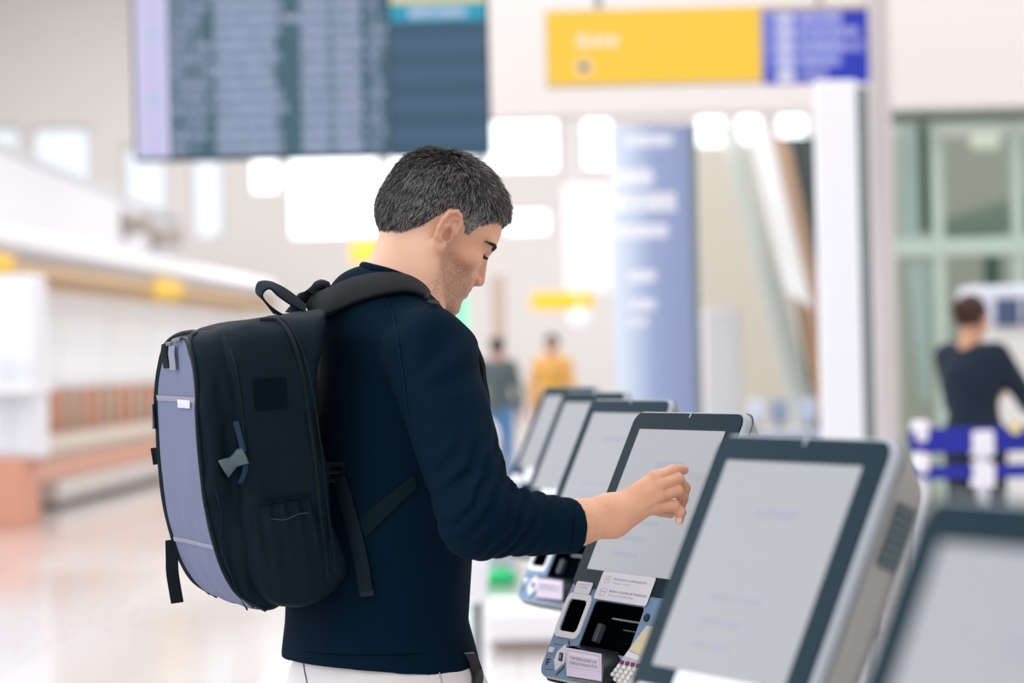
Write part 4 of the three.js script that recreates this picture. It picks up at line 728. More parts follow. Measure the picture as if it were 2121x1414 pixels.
// --- hair: short tapered strands over a thin cap
{
  const line = [[-110, -66], [-75, -57], [-57, -38], [-34, -2], [-25, 18], [-14, 36], [-4, 39], [6, 37], [13, 30], [20, 25], [24, 17], [31, 17], [38, 38], [52, 49], [70, 56], [80, 62], [94, 74]];
  const low = (f) => { let i = 0; while (i < line.length - 2 && f > line[i + 1][0]) i++; return lerp(line[i][1], line[i + 1][1], clamp((f - line[i][0]) / (line[i + 1][0] - line[i][0]), 0, 1)); };
  const onScalp = (f, u, r) => { const R = Math.abs(r); if (u < low(f) + 11 * sstep(24, 40, R) * sstep(44, 62, f) + (rnd2(f, u) - 0.5) * 3) return false; if (R > 60 && f > -24 && f < 14 && ear(f, u, R) < 4) return false; if (f > 80 && R < 30 && u < 64) return false; return true; };
  const rnd2 = (a, b) => { const s = Math.sin(a * 12.9898 + b * 78.233) * 43758.5453; return s - Math.floor(s); };
  const depthOf = (f, u) => clamp((u - low(f)) / 22, 0, 1);
  const scalp = (x, y, z) => { const [f, u, r] = toHead(x, y, z), k = depthOf(f, u), R = Math.abs(r); const keepEar = R > 62 && f > -26 && f < 16 ? ear(f, u, R) - 2 : 99; return smax(headSkull(f, u, r) / 1000 - (0.0005 + 0.008 * k * (0.35 + 0.65 * sstep(20, 100, u))), -keepEar / 1000, 0.002); };
  const headSkull = (f, u, r) => { if (f > 0) f *= FACE; let d = ell(f, u, r, -3, 40, 0, 96, 80, 76); d = smin(d, ell(f, u, r, 42, 34, 0, 54, 60, 60), 18); return smin(d, ell(f, u, r, -30, 12, 0, 66, 52, 64), 22); };
  const cap = surface(scalp, [HC.x - 0.2, HC.y - 0.12, HC.z - 0.13], [HC.x + 0.17, HC.y + 0.17, HC.z + 0.13], 0.003, null, (x, y, z) => { const [f, u, r] = toHead(x, y, z); return onScalp(f, u, r); });
  const root = part(person, 'hair', cap, std(0x3a3d42, 0.8));
  // strands grown from random places of the cap
  const P = cap.attributes.position, I = cap.index, N = cap.attributes.normal, own = V(0, 0, 0).add(person.position), area = [0], A = V(0, 0, 0), B = V(0, 0, 0), C = V(0, 0, 0);
  for (let t = 0; t < I.count; t += 3) { A.fromBufferAttribute(P, I.getX(t)); B.fromBufferAttribute(P, I.getX(t + 1)); C.fromBufferAttribute(P, I.getX(t + 2)); area.push(area[area.length - 1] + B.clone().sub(A).cross(C.clone().sub(A)).length()); }
  const total = area[area.length - 1], pos = [], nor = [], col = [], idx = [], grey = lin(0xd4d1cf), black = lin(0x222a33), brown = lin(0x463a34);
  const n = V(0, 0, 0), p = V(0, 0, 0), crown = V(-45, 110, 0);
  for (let s = 0; s < 54000; s++) {
    const q = rnd() * total; let a = 0, b = area.length - 1; while (b - a > 1) { const m = (a + b) >> 1; area[m] <= q ? (a = m) : (b = m); }
    let v = rnd(), w = rnd(); if (v + w > 1) { v = 1 - v; w = 1 - w; } const t = a * 3, i0 = I.getX(t), i1 = I.getX(t + 1), i2 = I.getX(t + 2);
    p.set(0, 0, 0); n.set(0, 0, 0); for (const [i, k] of [[i0, 1 - v - w], [i1, v], [i2, w]]) { p.x += P.getX(i) * k; p.y += P.getY(i) * k; p.z += P.getZ(i) * k; n.x += N.getX(i) * k; n.y += N.getY(i) * k; n.z += N.getZ(i) * k; }
    p.add(own); n.normalize();
    const [f, u, r] = toHead(p.x, p.y, p.z), R = Math.abs(r), k = depthOf(f, u), upper = sstep(55, 115, u);
    if (rnd() > 0.25 + k * 2.2) continue;
    // the lie of the hair: away from the crown, forward on top, down at the sides and back
    let d = V(f - crown.x, u - crown.y, r - crown.z); d.normalize();
    const front = sstep(-30, 60, f); d.x += front * 0.9 * upper - 0.25 * (1 - front); d.y -= (1 - upper) * 2.2; d.z *= 0.6;
    if (f > 20 && u < 60) { d.x -= 0.5; }
    d = Hf.clone().multiplyScalar(d.x).addScaledVector(Hu, d.y).addScaledVector(Hr, d.z);
    d.addScaledVector(n, -d.dot(n)).normalize();
    const swirl = V(0, 0, 0).crossVectors(n, d), clump = noise(f * 0.09, u * 0.09, r * 0.09) * 0.9 + noise(f * 0.3 + 7, u * 0.3, r * 0.3) * 0.7;
    d.addScaledVector(swirl, clump + (rnd() - 0.5) * 0.5).normalize();
    const lift = lerp(0.28, 0.62, upper) + (rnd() - 0.5) * 0.3 + (noise(f * 0.2, u * 0.2, r * 0.2 + 9)) * 0.35, L = (lerp(0.0035, 0.0105, k) + 0.006 * upper * k) * (0.7 + 0.6 * rnd()), rad = 0.00035 * (0.7 + 0.6 * rnd());
    const side = V(0, 0, 0).crossVectors(d, n).normalize(), base = pos.length / 3;
    const gp = clamp(0.33 + 0.45 * sstep(66, 28, u) * sstep(-45, 25, f) + 0.12 * sstep(40, -30, u) - 0.2 * upper + 0.16 * clump, 0.05, 0.95), isGrey = rnd() < gp;
    const c0 = isGrey ? mix3(grey, black, rnd() * 0.55) : mix3(black, brown, rnd() * (upper > 0.4 ? 1 : 0.4));
    for (let j = 0; j < 4; j++) {
      const tt = j / 3, cv = p.clone().addScaledVector(d, L * tt).addScaledVector(n, L * (lift * tt - 0.42 * lift * tt * tt) - 0.0004), rr2 = rad * (1 - 0.75 * tt);
      for (let m = 0; m < 3; m++) { const an = m * 2.094, ox = side.clone().multiplyScalar(Math.cos(an)).addScaledVector(n, Math.sin(an)); pos.push(cv.x + ox.x * rr2, cv.y + ox.y * rr2, cv.z + ox.z * rr2); nor.push(ox.x, ox.y, ox.z); col.push(...c0); }
      if (j) for (let m = 0; m < 3; m++) { const a0 = base + (j - 1) * 3 + m, b0 = base + (j - 1) * 3 + (m + 1) % 3; idx.push(a0, b0 + 3, b0, a0, a0 + 3, b0 + 3); }
    }
  }
  const g = new THREE.BufferGeometry(); g.setAttribute('position', new THREE.Float32BufferAttribute(pos, 3)); g.setAttribute('normal', new THREE.Float32BufferAttribute(nor, 3)); g.setAttribute('color', new THREE.Float32BufferAttribute(col, 3)); g.setIndex(idx);
  const st = part(root, 'hair_strands', g, std(0xffffff, 0.5, { vertexColors: true }), 'short salt-and-pepper strands'); st.userData.kind = 'stuff';
}
// --- clothes
const sweaterMat = phys(new THREE.Color().setRGB(0.0011, 0.0105, 0.0235), 0.9, { specularIntensity: 0.14, sheen: 0.08, sheenRoughness: 0.5, sheenColor: new THREE.Color(0x06264a), bumpMap: knit, bumpScale: 0.0003 });
const armDir = J.wr.clone().sub(J.elR).normalize();
const pit = W(842, 812, 3.45);
function sweater(x, y, z) {
  let d = smax(torso(x, y, z), y - top, 0.03);
    d = smin(d, cone(x, y, z, NK.b, NK.sR, 0.066, 0.054), 0.04); d = smin(d, cone(x, y, z, NK.b, NK.sL, 0.066, 0.054), 0.04);
  // folds
  const low = sstep(J.elR.y + 0.05, J.elR.y - 0.2, y);
  if (d < 0.05) d += 0.0022 * low * noise(x * 9 + 3, y * 16, z * 9) + 0.0016 * noise(x * 14, y * 10, z * 14 + 5);
  let a = cone(x, y, z, J.shR, J.elR, 0.0665, 0.051), e = Math.hypot(x - J.elR.x - 0.03, y - J.elR.y - 0.03, z - J.elR.z);
  const ax = (x - J.elR.x) * armDir.x + (y - J.elR.y) * armDir.y + (z - J.elR.z) * armDir.z;
  let f = cone(x, y, z, J.elR, J.cuff, 0.0505, 0.0375);
  a = smin(a, f, 0.02);
  if (a < 0.05 || d < 0.05) { // folds that run from the armpit over the shoulder and sleeve
    const qx = x - pit.x, qy = y - pit.y, rad = Math.hypot(qx, qy), ang = Math.atan2(qy, qx), k = sstep(-0.3, 0.15, ang) * sstep(2.4, 1.7, ang) * Math.exp(-(((rad - 0.1) / 0.065) ** 2)) * sstep(0.02, 0.05, rad);
    const w = 0.0034 * k * Math.sin(ang * 8.5 + 1.2 * noise(x * 12, y * 12, 4)); a += w; d += w * 0.7;
  }
  if (a < 0.04) { const k = Math.exp(-((e / 0.075) ** 2)); a += 0.0058 * k * Math.sin((ax * 0.9 - (y - J.elR.y) * 0.7) * 260 + 2 * noise(x * 25, y * 25, z * 25)) + 0.0022 * noise(x * 20, y * 13, z * 20) * sstep(0.0, -0.06, (x - J.cuff.x)); }
  const past = (x - J.cuff.x) * armDir.x + (y - J.cuff.y) * armDir.y + (z - J.cuff.z) * armDir.z;
  a = smax(a, past + 0.011, 0.004);
  d = smin(d, a, 0.018);
  let b = smin(cone(x, y, z, J.shL, J.elL, 0.066, 0.052), cone(x, y, z, J.elL, J.wrL, 0.05, 0.038), 0.02);
  b = Math.max(b, J.wrL.y + 0.02 - y); d = smin(d, b, 0.018);
  d = smax(d, -(cone(x, y, z, J.neckB, J.neckT, 0.0725, 0.064)), 0.006);
  return smax(d, hemY(x) - y, 0.004);
}
const hemA = W(585, 1362, PZ), hemB = W(985, 1358, PZ), hemM = W(740, 1374, PZ);
const hemY = (x) => { const t = clamp((x - hemA.x) / (hemB.x - hemA.x), -0.1, 1.1); return lerp(hemA.y, hemB.y - 0.016, t) + 4 * t * (1 - t) * 0.009; };
const sw = part(person, 'sweater', surface(sweater, [chest.x - 0.42, W(790, 1400, PZ).y, chest.z - 0.4], [J.cuff.x + 0.03, top + 0.02, chest.z + 0.42], 0.0045), sweaterMat);
const seamMat = phys(new THREE.Color().setRGB(0.001, 0.006, 0.014), 0.95, { specularIntensity: 0.1 });
part(sw, 'seam', tube(touches(sweater, [[797, 614], [806, 632], [813, 650], [819, 675], [824, 705], [829, 740], [834, 775], [838, 805], [842, 835], [845, 860]], 0.0006), 0.0011, 60, 5), phys(new THREE.Color().setRGB(0.005, 0.02, 0.04), 0.95, { specularIntensity: 0.1 }), 'raglan seam');
part(sw, 'cuff_seam', tube(touches(sweater, [[1193, 1042], [1190, 1075], [1187, 1110], [1178, 1140]], 0.0004), 0.0008, 24, 5), seamMat);
part(sw, 'hem_seam', tube(touches(sweater, [[588, 1345], [650, 1352], [740, 1357], [860, 1354], [975, 1342]], 0.0001), 0.0009, 40, 5), seamMat);
{ // ribbed collar round the neck opening
  const ax = J.neckT.clone().sub(J.neckB).normalize(), e1 = V(0, 0, 0).crossVectors(ax, V(0, 0, 1)).normalize(), e2 = V(0, 0, 0).crossVectors(ax, e1), ring = [], L = J.neckT.distanceTo(J.neckB);
  for (let i = 0; i < 48; i++) {
    const a = i / 48 * Math.PI * 2, dir = e1.clone().multiplyScalar(Math.cos(a)).addScaledVector(e2, Math.sin(a)); let p, h = 0.12;
    for (; h > -0.09; h -= 0.001) { p = J.neckB.clone().addScaledVector(ax, h).addScaledVector(dir, lerp(0.0735, 0.0635, clamp(h / L, 0, 1))); if (sweater(p.x, p.y, p.z) < 0.001) break; }
    ring.push(p);
  }
  for (let k = 0; k < 3; k++) { const o = ring.map((p) => p.clone()); ring.forEach((p, i) => p.copy(o[i]).multiplyScalar(2).add(o[(i + 1) % 48]).add(o[(i + 47) % 48]).multiplyScalar(0.25)); }
  part(sw, 'collar', tube(ring, 0.0062, 110, 8, true), sweaterMat);
}
const trouserMat = phys(0xe9e4e4, 0.85, { bumpMap: weave, bumpScale: 0.0004, sheen: 0.2 });
const trouserRows = rowsOf([[798, 1700, 0.15, 0.195], [803, 1425, 0.142, 0.196], [797, 1385, 0.134, 0.186], [792, 1340, 0.12, 0.17], [790, 1290, 0.11, 0.16]]), trouserTop = stack(trouserRows);
function trousers(x, y, z) {
  let d = smax(smax(trouserTop(x, y, z), y - W(790, 1318, PZ).y, 0.004), hipY - 0.2 - y, 0.06);
  for (const l of legs) { d = smin(d, cone(x, y, z, l.h, l.k, 0.108, 0.077), 0.06); d = smin(d, cone(x, y, z, l.k, l.a, 0.075, 0.066), 0.04); }
  if (d < 0.04) d += 0.002 * noise(x * 16, y * 9, z * 16);
  return smax(d, 0.05 - y, 0.003);
}
const tr = part(person, 'trousers', surface(trousers, [chest.x - 0.3, 0.02, chest.z - 0.3], [chest.x + 0.3, W(790, 1300, PZ).y, chest.z + 0.32], 0.008), trouserMat);
part(tr, 'seam', tube(touches(trousers, [[628, 1366], [630, 1385], [634, 1405], [639, 1430], [646, 1460]], 0.0002), 0.0009, 20, 5), std(0x6f6a70, 0.8));
part(tr, 'pocket_edge', tube(touches(trousers, [[905, 1372], [912, 1400], [925, 1440]], 0.0002), 0.0012, 20, 5), std(0xb8b0b0, 0.8));
for (const l of legs) {
  const c = l.a, sole = (x, y, z) => { const f = (x - c.x) * PF.x + (z - c.z) * PF.z, r = (x - c.x) * PR.x + (z - c.z) * PR.z; let d = smin(ell(f, y, r, 0.075, 0.045, 0, 0.135, 0.05, 0.048), ell(f, y, r, -0.005, 0.065, 0, 0.07, 0.065, 0.042), 0.04); return smax(d, 0.003 - y, 0.004); };
  part(person, 'shoe', surface(sole, [c.x - 0.25, -0.01, c.z - 0.25], [c.x + 0.25, 0.15, c.z + 0.25], 0.006), std(0x3a2f2a, 0.5));
}
{ // dark key clip on the belt, on the phone-pocket side
  const p = touches((x, y, z) => Math.min(sweater(x, y, z), trousers(x, y, z)), [[972, 1352], [980, 1366], [986, 1384], [990, 1404], [986, 1430]], 0.006), k = single('key_clip', strap(p, p.map(() => PF.clone().multiplyScalar(0.008)), 0.006, 24), std(0x0c1518, 0.5), 'black clip strap hanging from the belt under the sweater hem', 'clip');
}
// ---------------------------------------------------------------- people farther off
function walker(o) {                                            // o.px: pixel column, o.z: distance, o.top: pixel row of the crown, o.yaw: 0 faces right, 90 faces away
  const foot = W(o.px, o.top, o.z), H = foot.y, s = H / 1.74, base = V(foot.x, 0, -o.z), a = o.yaw * Math.PI / 180;
  const f = V(Math.cos(a), 0, -Math.sin(a)), r = V(Math.sin(a), 0, Math.cos(a)), up = V(0, 1, 0), P = (q) => ({ x: q[0], y: q[1], z: q[2] });
  const place = (g) => { g.applyMatrix4(new THREE.Matrix4().makeBasis(f, up, r).scale(V(s, s, s)).setPosition(base)); return g; };   // local: x forward, y up, z his or her right
  const arm = o.arms || [[[0.02, 1.12, 0.24], [0.05, 0.88, 0.24]], [[0.02, 1.12, -0.24], [0.05, 0.88, -0.24]]];
  const sh = [[-0.01, 1.42, 0.17], [-0.01, 1.42, -0.17]], leg = [0.09, -0.09];
  const handOf = (el, wr) => { const D = V(wr[0] - el[0], wr[1] - el[1], wr[2] - el[2]).normalize(), S = V(0, 0, 1).cross(D).normalize(), L = V(0, 0, 0).crossVectors(D, S), w = V(...wr), out = []; for (let i = 0; i < 4; i++) { const b = w.clone().addScaledVector(D, 0.085).addScaledVector(S, (i - 1.5) * 0.019), m = b.clone().addScaledVector(D, 0.036).addScaledVector(L, 0.006), e = m.clone().addScaledVector(D, 0.032 - 0.006 * Math.abs(i - 1.4)).addScaledVector(L, 0.016); out.push([b, m, e]); } return { w, D, S, out, t: [w.clone().addScaledVector(D, 0.03).addScaledVector(S, -0.024), w.clone().addScaledVector(D, 0.07).addScaledVector(S, -0.05).addScaledVector(L, 0.012)] }; };
  const hands = arm.map(([el, wr]) => handOf(el, wr));
  const handF = (h, x, y, z) => { let d = cone(x, y, z, h.w, h.w.clone().addScaledVector(h.D, 0.08), 0.024, 0.032); for (const [b, m, e] of h.out) d = smin(d, Math.min(cone(x, y, z, b, m, 0.0095, 0.009), cone(x, y, z, m, e, 0.009, 0.0075)), 0.006); return smin(d, cone(x, y, z, h.t[0], h.t[1], 0.012, 0.009), 0.008); };
  const head = (x, y, z) => { let d = ell(x, y, z, -0.005, 1.635, 0, 0.094, 0.1, 0.075); d = smin(d, ell(x, y, z, 0.03, 1.58, 0, 0.062, 0.075, 0.056), 0.03); d = smin(d, ball(x, y, z, 0.066, 1.535, 0, 0.018), 0.02); d = smin(d, cone(x, y, z, { x: 0.09, y: 1.63, z: 0 }, { x: 0.108, y: 1.595, z: 0 }, 0.007, 0.011), 0.008); d = smax(d, -ell(x, y, Math.abs(z), 0.1, 1.625, 0.032, 0.016, 0.01, 0.014), 0.008); d = smin(d, ell(x, y, Math.abs(z), 0.0, 1.61, 0.077, 0.018, 0.03, 0.008), 0.006); return smin(d, cone(x, y, z, { x: -0.015, y: 1.56, z: 0 }, { x: -0.025, y: 1.44, z: 0 }, 0.052, 0.058), 0.02); };
  const trunk = (x, y, z, e) => { let d = cone(x, y, z, { x: 0, y: 1.0, z: 0 }, { x: -0.01, y: 1.3, z: 0 }, 0.12 + e, 0.125 + e); d = smin(d, ell(x, y, z, -0.005, 1.32, 0, 0.115 + e, 0.17, 0.175 + e), 0.06); return smin(d, ell(x, y, z, -0.005, 0.98, 0, 0.115 + e, 0.14, 0.165 + e), 0.06); };
  const arms = (x, y, z, e) => { let d = 1; arm.forEach(([el, wr], i) => { d = Math.min(d, smin(cone(x, y, z, P(sh[i]), P(el), 0.052 + e, 0.04 + e), cone(x, y, z, P(el), P(wr), 0.04 + e, 0.026 + e), 0.02)); }); return d; };
  const legsF = (x, y, z, e) => { let d = 1; for (const q of leg) { d = Math.min(d, smin(cone(x, y, z, { x: 0, y: 0.9, z: q }, { x: 0.01, y: 0.48, z: q * 1.05 }, 0.082 + e, 0.055 + e), cone(x, y, z, { x: 0.01, y: 0.48, z: q * 1.05 }, { x: -0.02, y: 0.08, z: q * 1.1 }, 0.055 + e, 0.038 + e), 0.03)); } return d; };
  const body = (x, y, z) => { let d = smin(smin(head(x, y, z), trunk(x, y, z, -0.012), 0.05), arms(x, y, z, -0.004), 0.04); d = smin(d, legsF(x, y, z, 0), 0.04); for (const h of hands) d = smin(d, handF(h, x, y, z), 0.015); return d; };
  const g = thing('person', o.label, 'person', base);
  part(g, 'body', place(mergeGeometries([surface(body, [-0.3, 0, -0.42], [0.7, 1.5, 0.42], 0.0125), surface(body, [-0.2, 1.488, -0.15], [0.2, 1.8, 0.15], 0.006)])), std(o.skin || 0xd9a384, 0.6));
  const J2 = (x, y, z) => { let d = smin(trunk(x, y, z, 0.012), arms(x, y, z, 0.014), 0.05); d = smin(d, cone(x, y, z, { x: -0.02, y: 1.42, z: -0.12 }, { x: -0.02, y: 1.42, z: 0.12 }, 0.06, 0.06), 0.05); d = smax(d, -cone(x, y, z, { x: -0.02, y: 1.44, z: 0 }, { x: -0.01, y: 1.6, z: 0 }, 0.062, 0.062), 0.008); for (const h of hands) d = smax(d, 0.02 - Math.hypot(x - h.w.x, y - h.w.y, z - h.w.z) - 0.0, 0.004); for (const h of hands) { const p = (x - h.w.x) * h.D.x + (y - h.w.y) * h.D.y + (z - h.w.z) * h.D.z; if (Math.hypot(x - h.w.x, y - h.w.y, z - h.w.z) < 0.09) d = smax(d, p + 0.01, 0.004); } d += 0.003 * noise(x * 14, y * 10, z * 14); return smax(d, (o.hem || 0.86) - y, 0.006); };
  part(g, 'jacket', place(surface(J2, [-0.3, 0.8, -0.42], [0.7, 1.56, 0.42], 0.011)), std(o.jacket, 0.85));
  if (o.stripe) part(g, 'reflective_stripe', place(surface((x, y, z) => smax(smax(trunk(x, y, z, 0.019), Math.abs(y - 1.16) - 0.04, 0.004), 0.02 - x, 0.004), [-0.2, 1.08, -0.25], [0.25, 1.24, 0.25], 0.009)), std(o.stripe, 0.6));
  part(g, 'trousers', place(surface((x, y, z) => smax(smax(smin(legsF(x, y, z, 0.016), trunk(x, y, z, 0.004), 0.04), y - 1.0, 0.01), 0.06 - y, 0.004) + 0.003 * noise(x * 12, y * 8, z * 12), [-0.25, 0.03, -0.3], [0.25, 1.03, 0.3], 0.013)), std(o.trousers, 0.85));
  for (const q of leg) part(g, 'shoe', place(surface((x, y, z) => smax(smin(ell(x, y, z, 0.06, 0.04, q * 1.1, 0.125, 0.045, 0.045), ell(x, y, z, -0.01, 0.06, q * 1.1, 0.065, 0.06, 0.04), 0.03), 0.003 - y, 0.004), [-0.12, -0.02, q * 1.1 - 0.08], [0.23, 0.14, q * 1.1 + 0.08], 0.009)), std(0x2a2a2e, 0.5));
  const hair = (x, y, z) => { let d = ell(x, y, z, -0.012, 1.645, 0, 0.1, 0.104, 0.084); d = smax(d, -(ell(x, y, z, 0.1, 1.575, 0, 0.09, 0.085, 0.1)), 0.012); d = smax(d, 1.575 + (x > 0 ? x * 0.4 : 0) - y, 0.012); if (o.bun) { d = smin(d, ell(x, y, z, -0.1, 1.67, 0, 0.048, 0.05, 0.05), 0.015); } return d + 0.004 * noise(x * 40, y * 40, z * 40); };
  part(g, 'hair', place(surface(hair, [-0.2, 1.5, -0.13], [0.15, 1.8, 0.13], 0.006)), std(o.hair, 0.7));
  return g;
}
walker({ px: 2012, z: 12.6, top: 612, yaw: 42, label: 'person with gathered dark brown hair and a navy jacket, seen from behind', jacket: 0x0b2034, trousers: 0x20242c, hair: 0x3b2219, bun: true, arms: [[[0.16, 1.16, 0.24], [0.4, 1.12, 0.18]], [[0.14, 1.16, -0.24], [0.36, 1.2, -0.2]]] });
walker({ px: 1030, z: 26, top: 698, yaw: 70, label: 'person in a dark grey jacket and blue jeans, far behind the sleeve', jacket: 0x5d6a6e, trousers: 0x5b8cc0, hair: 0x2a2723, skin: 0xd09a88 });
walker({ px: 1142, z: 27, top: 692, yaw: -110, label: 'person in an orange vest with a yellow stripe, far behind the kiosks', jacket: 0xf2b868, trousers: 0x56606e, hair: 0x1d2b2b, stripe: 0xffc91a });
// ---------------------------------------------------------------- the backpack
const TILT = 8 * Math.PI / 180, BU = V(0, Math.cos(TILT), 0).addScaledVector(PF, -Math.sin(TILT)), BO = PF.clone().multiplyScalar(-Math.cos(TILT)).add(V(0, -Math.sin(TILT), 0));
const onSide = (px, py, r) => { const d = rayDir(px, py), o = chest.clone().addScaledVector(PR, r); return EYE.clone().addScaledVector(d, o.sub(EYE).dot(PR) / d.dot(PR)); };   // point of the upright plane r to his right
const B0 = onSide(648, 1256, 0);
const toPack = (p) => { const q = p.clone().sub(B0); return [q.dot(BO), q.dot(BU), q.dot(PR)]; }, fromPack = (o, v, r) => B0.clone().addScaledVector(BO, o).addScaledVector(BU, v).addScaledVector(PR, r);
const packPoly = (L) => polySDF(smoothPoly(L.map(([px, py, r]) => toPack(onSide(px, py, r)).slice(0, 2))));
const bodyPoly = packPoly([[652, 640, 0], [600, 645, 0], [520, 657, 0], [430, 678, 0], [420, 720, 0], [426, 800, 0], [432, 900, 0], [438, 1000, 0], [446, 1100, 0], [466, 1190, 0], [505, 1236, 0], [570, 1240, 0], [630, 1214, 0], [662, 1170, 0], [644, 1100, 0], [625, 1000, 0], [612, 900, 0], [603, 800, 0], [616, 725, 0], [636, 670, 0]]);
const frontPoly = packPoly([[500, 668, 0], [425, 680, 0], [390, 688, 0], [370, 702, 0], [366, 760, 0], [365, 830, 0], [367, 900, 0], [376, 1000, 0], [395, 1100, 0], [424, 1186, 0], [470, 1240, 0], [520, 1250, 0], [560, 1200, 0], [520, 1000, 0], [500, 800, 0]]);
const vTopBody = toPack(onSide(600, 640, 0))[1], vTopFront = toPack(onSide(372, 696, 0))[1];
const arch = (r, v, hw, v0, v1, rt, rb) => { const rad = v > (v0 + v1) / 2 ? rt : rb, qx = Math.abs(r) - hw + rad, qy = Math.abs(v - (v0 + v1) / 2) - (v1 - v0) / 2 + rad; return Math.min(Math.max(qx, qy), 0) + Math.hypot(Math.max(qx, 0), Math.max(qy, 0)) - rad; };
function bodyPack(x, y, z) {
  const qx = x - B0.x, qy = y - B0.y, qz = z - B0.z, o = qx * BO.x + qy * BO.y + qz * BO.z, v = qx * BU.x + qy * BU.y + qz * BU.z, r = qx * PR.x + qz * PR.z;
  let d = smax(bodyPoly(o, v), arch(r, v, 0.15, -0.03, vTopBody + 0.012, 0.11, 0.06), 0.03);
  if (Math.abs(d) < 0.03) d += 0.0016 * noise(o * 18, v * 14, r * 18) + 0.0012 * noise(o * 40 + 5, v * 18, r * 30) + 0.003 * crease(o * 12, v * 8, 9);
  return d;
}
const crease = (a, b, c) => { const n = noise(a + 0.6 * noise(a * 0.7, b * 0.7, c + 3), b, c); return 1 - 2 * Math.abs(n) - 0.5; };   // soft pinched folds
function frontPack(x, y, z) {
  const qx = x - B0.x, qy = y - B0.y, qz = z - B0.z, o = qx * BO.x + qy * BO.y + qz * BO.z, v = qx * BU.x + qy * BU.y + qz * BU.z, r = qx * PR.x + qz * PR.z;
  let d = smax(frontPoly(o, v), arch(r, v, 0.135, -0.02, vTopFront + 0.012, 0.115, 0.06), 0.022);
  if (Math.abs(d) < 0.03) d += 0.0016 * noise(o * 20, v * 9, r * 16) + 0.0026 * crease(r * 9 + v * 5, v * 7 - r * 4, 2) * sstep(0.35, 0.1, v) + 0.008 * sstep(0.119, 0.131, Math.abs(r)) * sstep(0.2, 0.16, o) * crease(o * 16 + v * 9, v * 7 - o * 12, 5);
  return d;
}
const pk = toPack(onSide(606, 1150, 0.15)), pkTop = toPack(onSide(580, 1032, 0.15))[1];
function pocketPack(x, y, z) {                               // gathered side pocket
  const q = toPack(V(x, y, z)), o = q[0] - pk[0], v = q[1], h = (pkTop - v);
  const side = 0.146 + 0.02 * Math.sin(clamp(h / 0.14, 0, 1) * Math.PI * 0.62 + 0.4) - 5 * o * o + 0.0055 * Math.exp(-h / 0.04) * Math.sin(o * 330 + 2 * noise(o * 20, v * 10, 3)) + 0.005 * Math.exp(-h / 0.12) * crease(o * 26, v * 6, 1);
  return smax(smax(q[2] - side, Math.abs(o) - 0.066, 0.02), Math.max(v - pkTop, 0.1 - q[2], bodyPoly(q[0], q[1]) + 0.004), 0.012);
}
const packAll = (x, y, z) => Math.min(bodyPack(x, y, z), frontPack(x, y, z), pocketPack(x, y, z));
const cloth = (r, g, b, rough, spec, tex = weave, k = 0.0005) => phys(new THREE.Color().setRGB(r, g, b), rough, { specularIntensity: spec, bumpMap: tex, bumpScale: k });
const nylon = cloth(0.0032, 0.0118, 0.0205, 0.7, 0.2, weave, 0.0003), panelMat = cloth(0.19, 0.215, 0.33, 0.85, 0.2, weave, 0.0003), webbing = cloth(0.004, 0.011, 0.016, 0.8, 0.3), padMat = cloth(0.014, 0.016, 0.021, 0.75, 0.4), zipMat = cloth(0.003, 0.014, 0.02, 0.5, 0.4), greyTape = cloth(0.3, 0.31, 0.4, 0.7, 0.3), metal = std(0x8a8f96, 0.3, { metalness: 0.9 }), clipMat = phys(0x56676c, 0.45, { specularIntensity: 0.5 });
const pack = thing('backpack', 'large black backpack with a grey front panel worn on his back', 'backpack', fromPack(0.08, -0.01, 0));
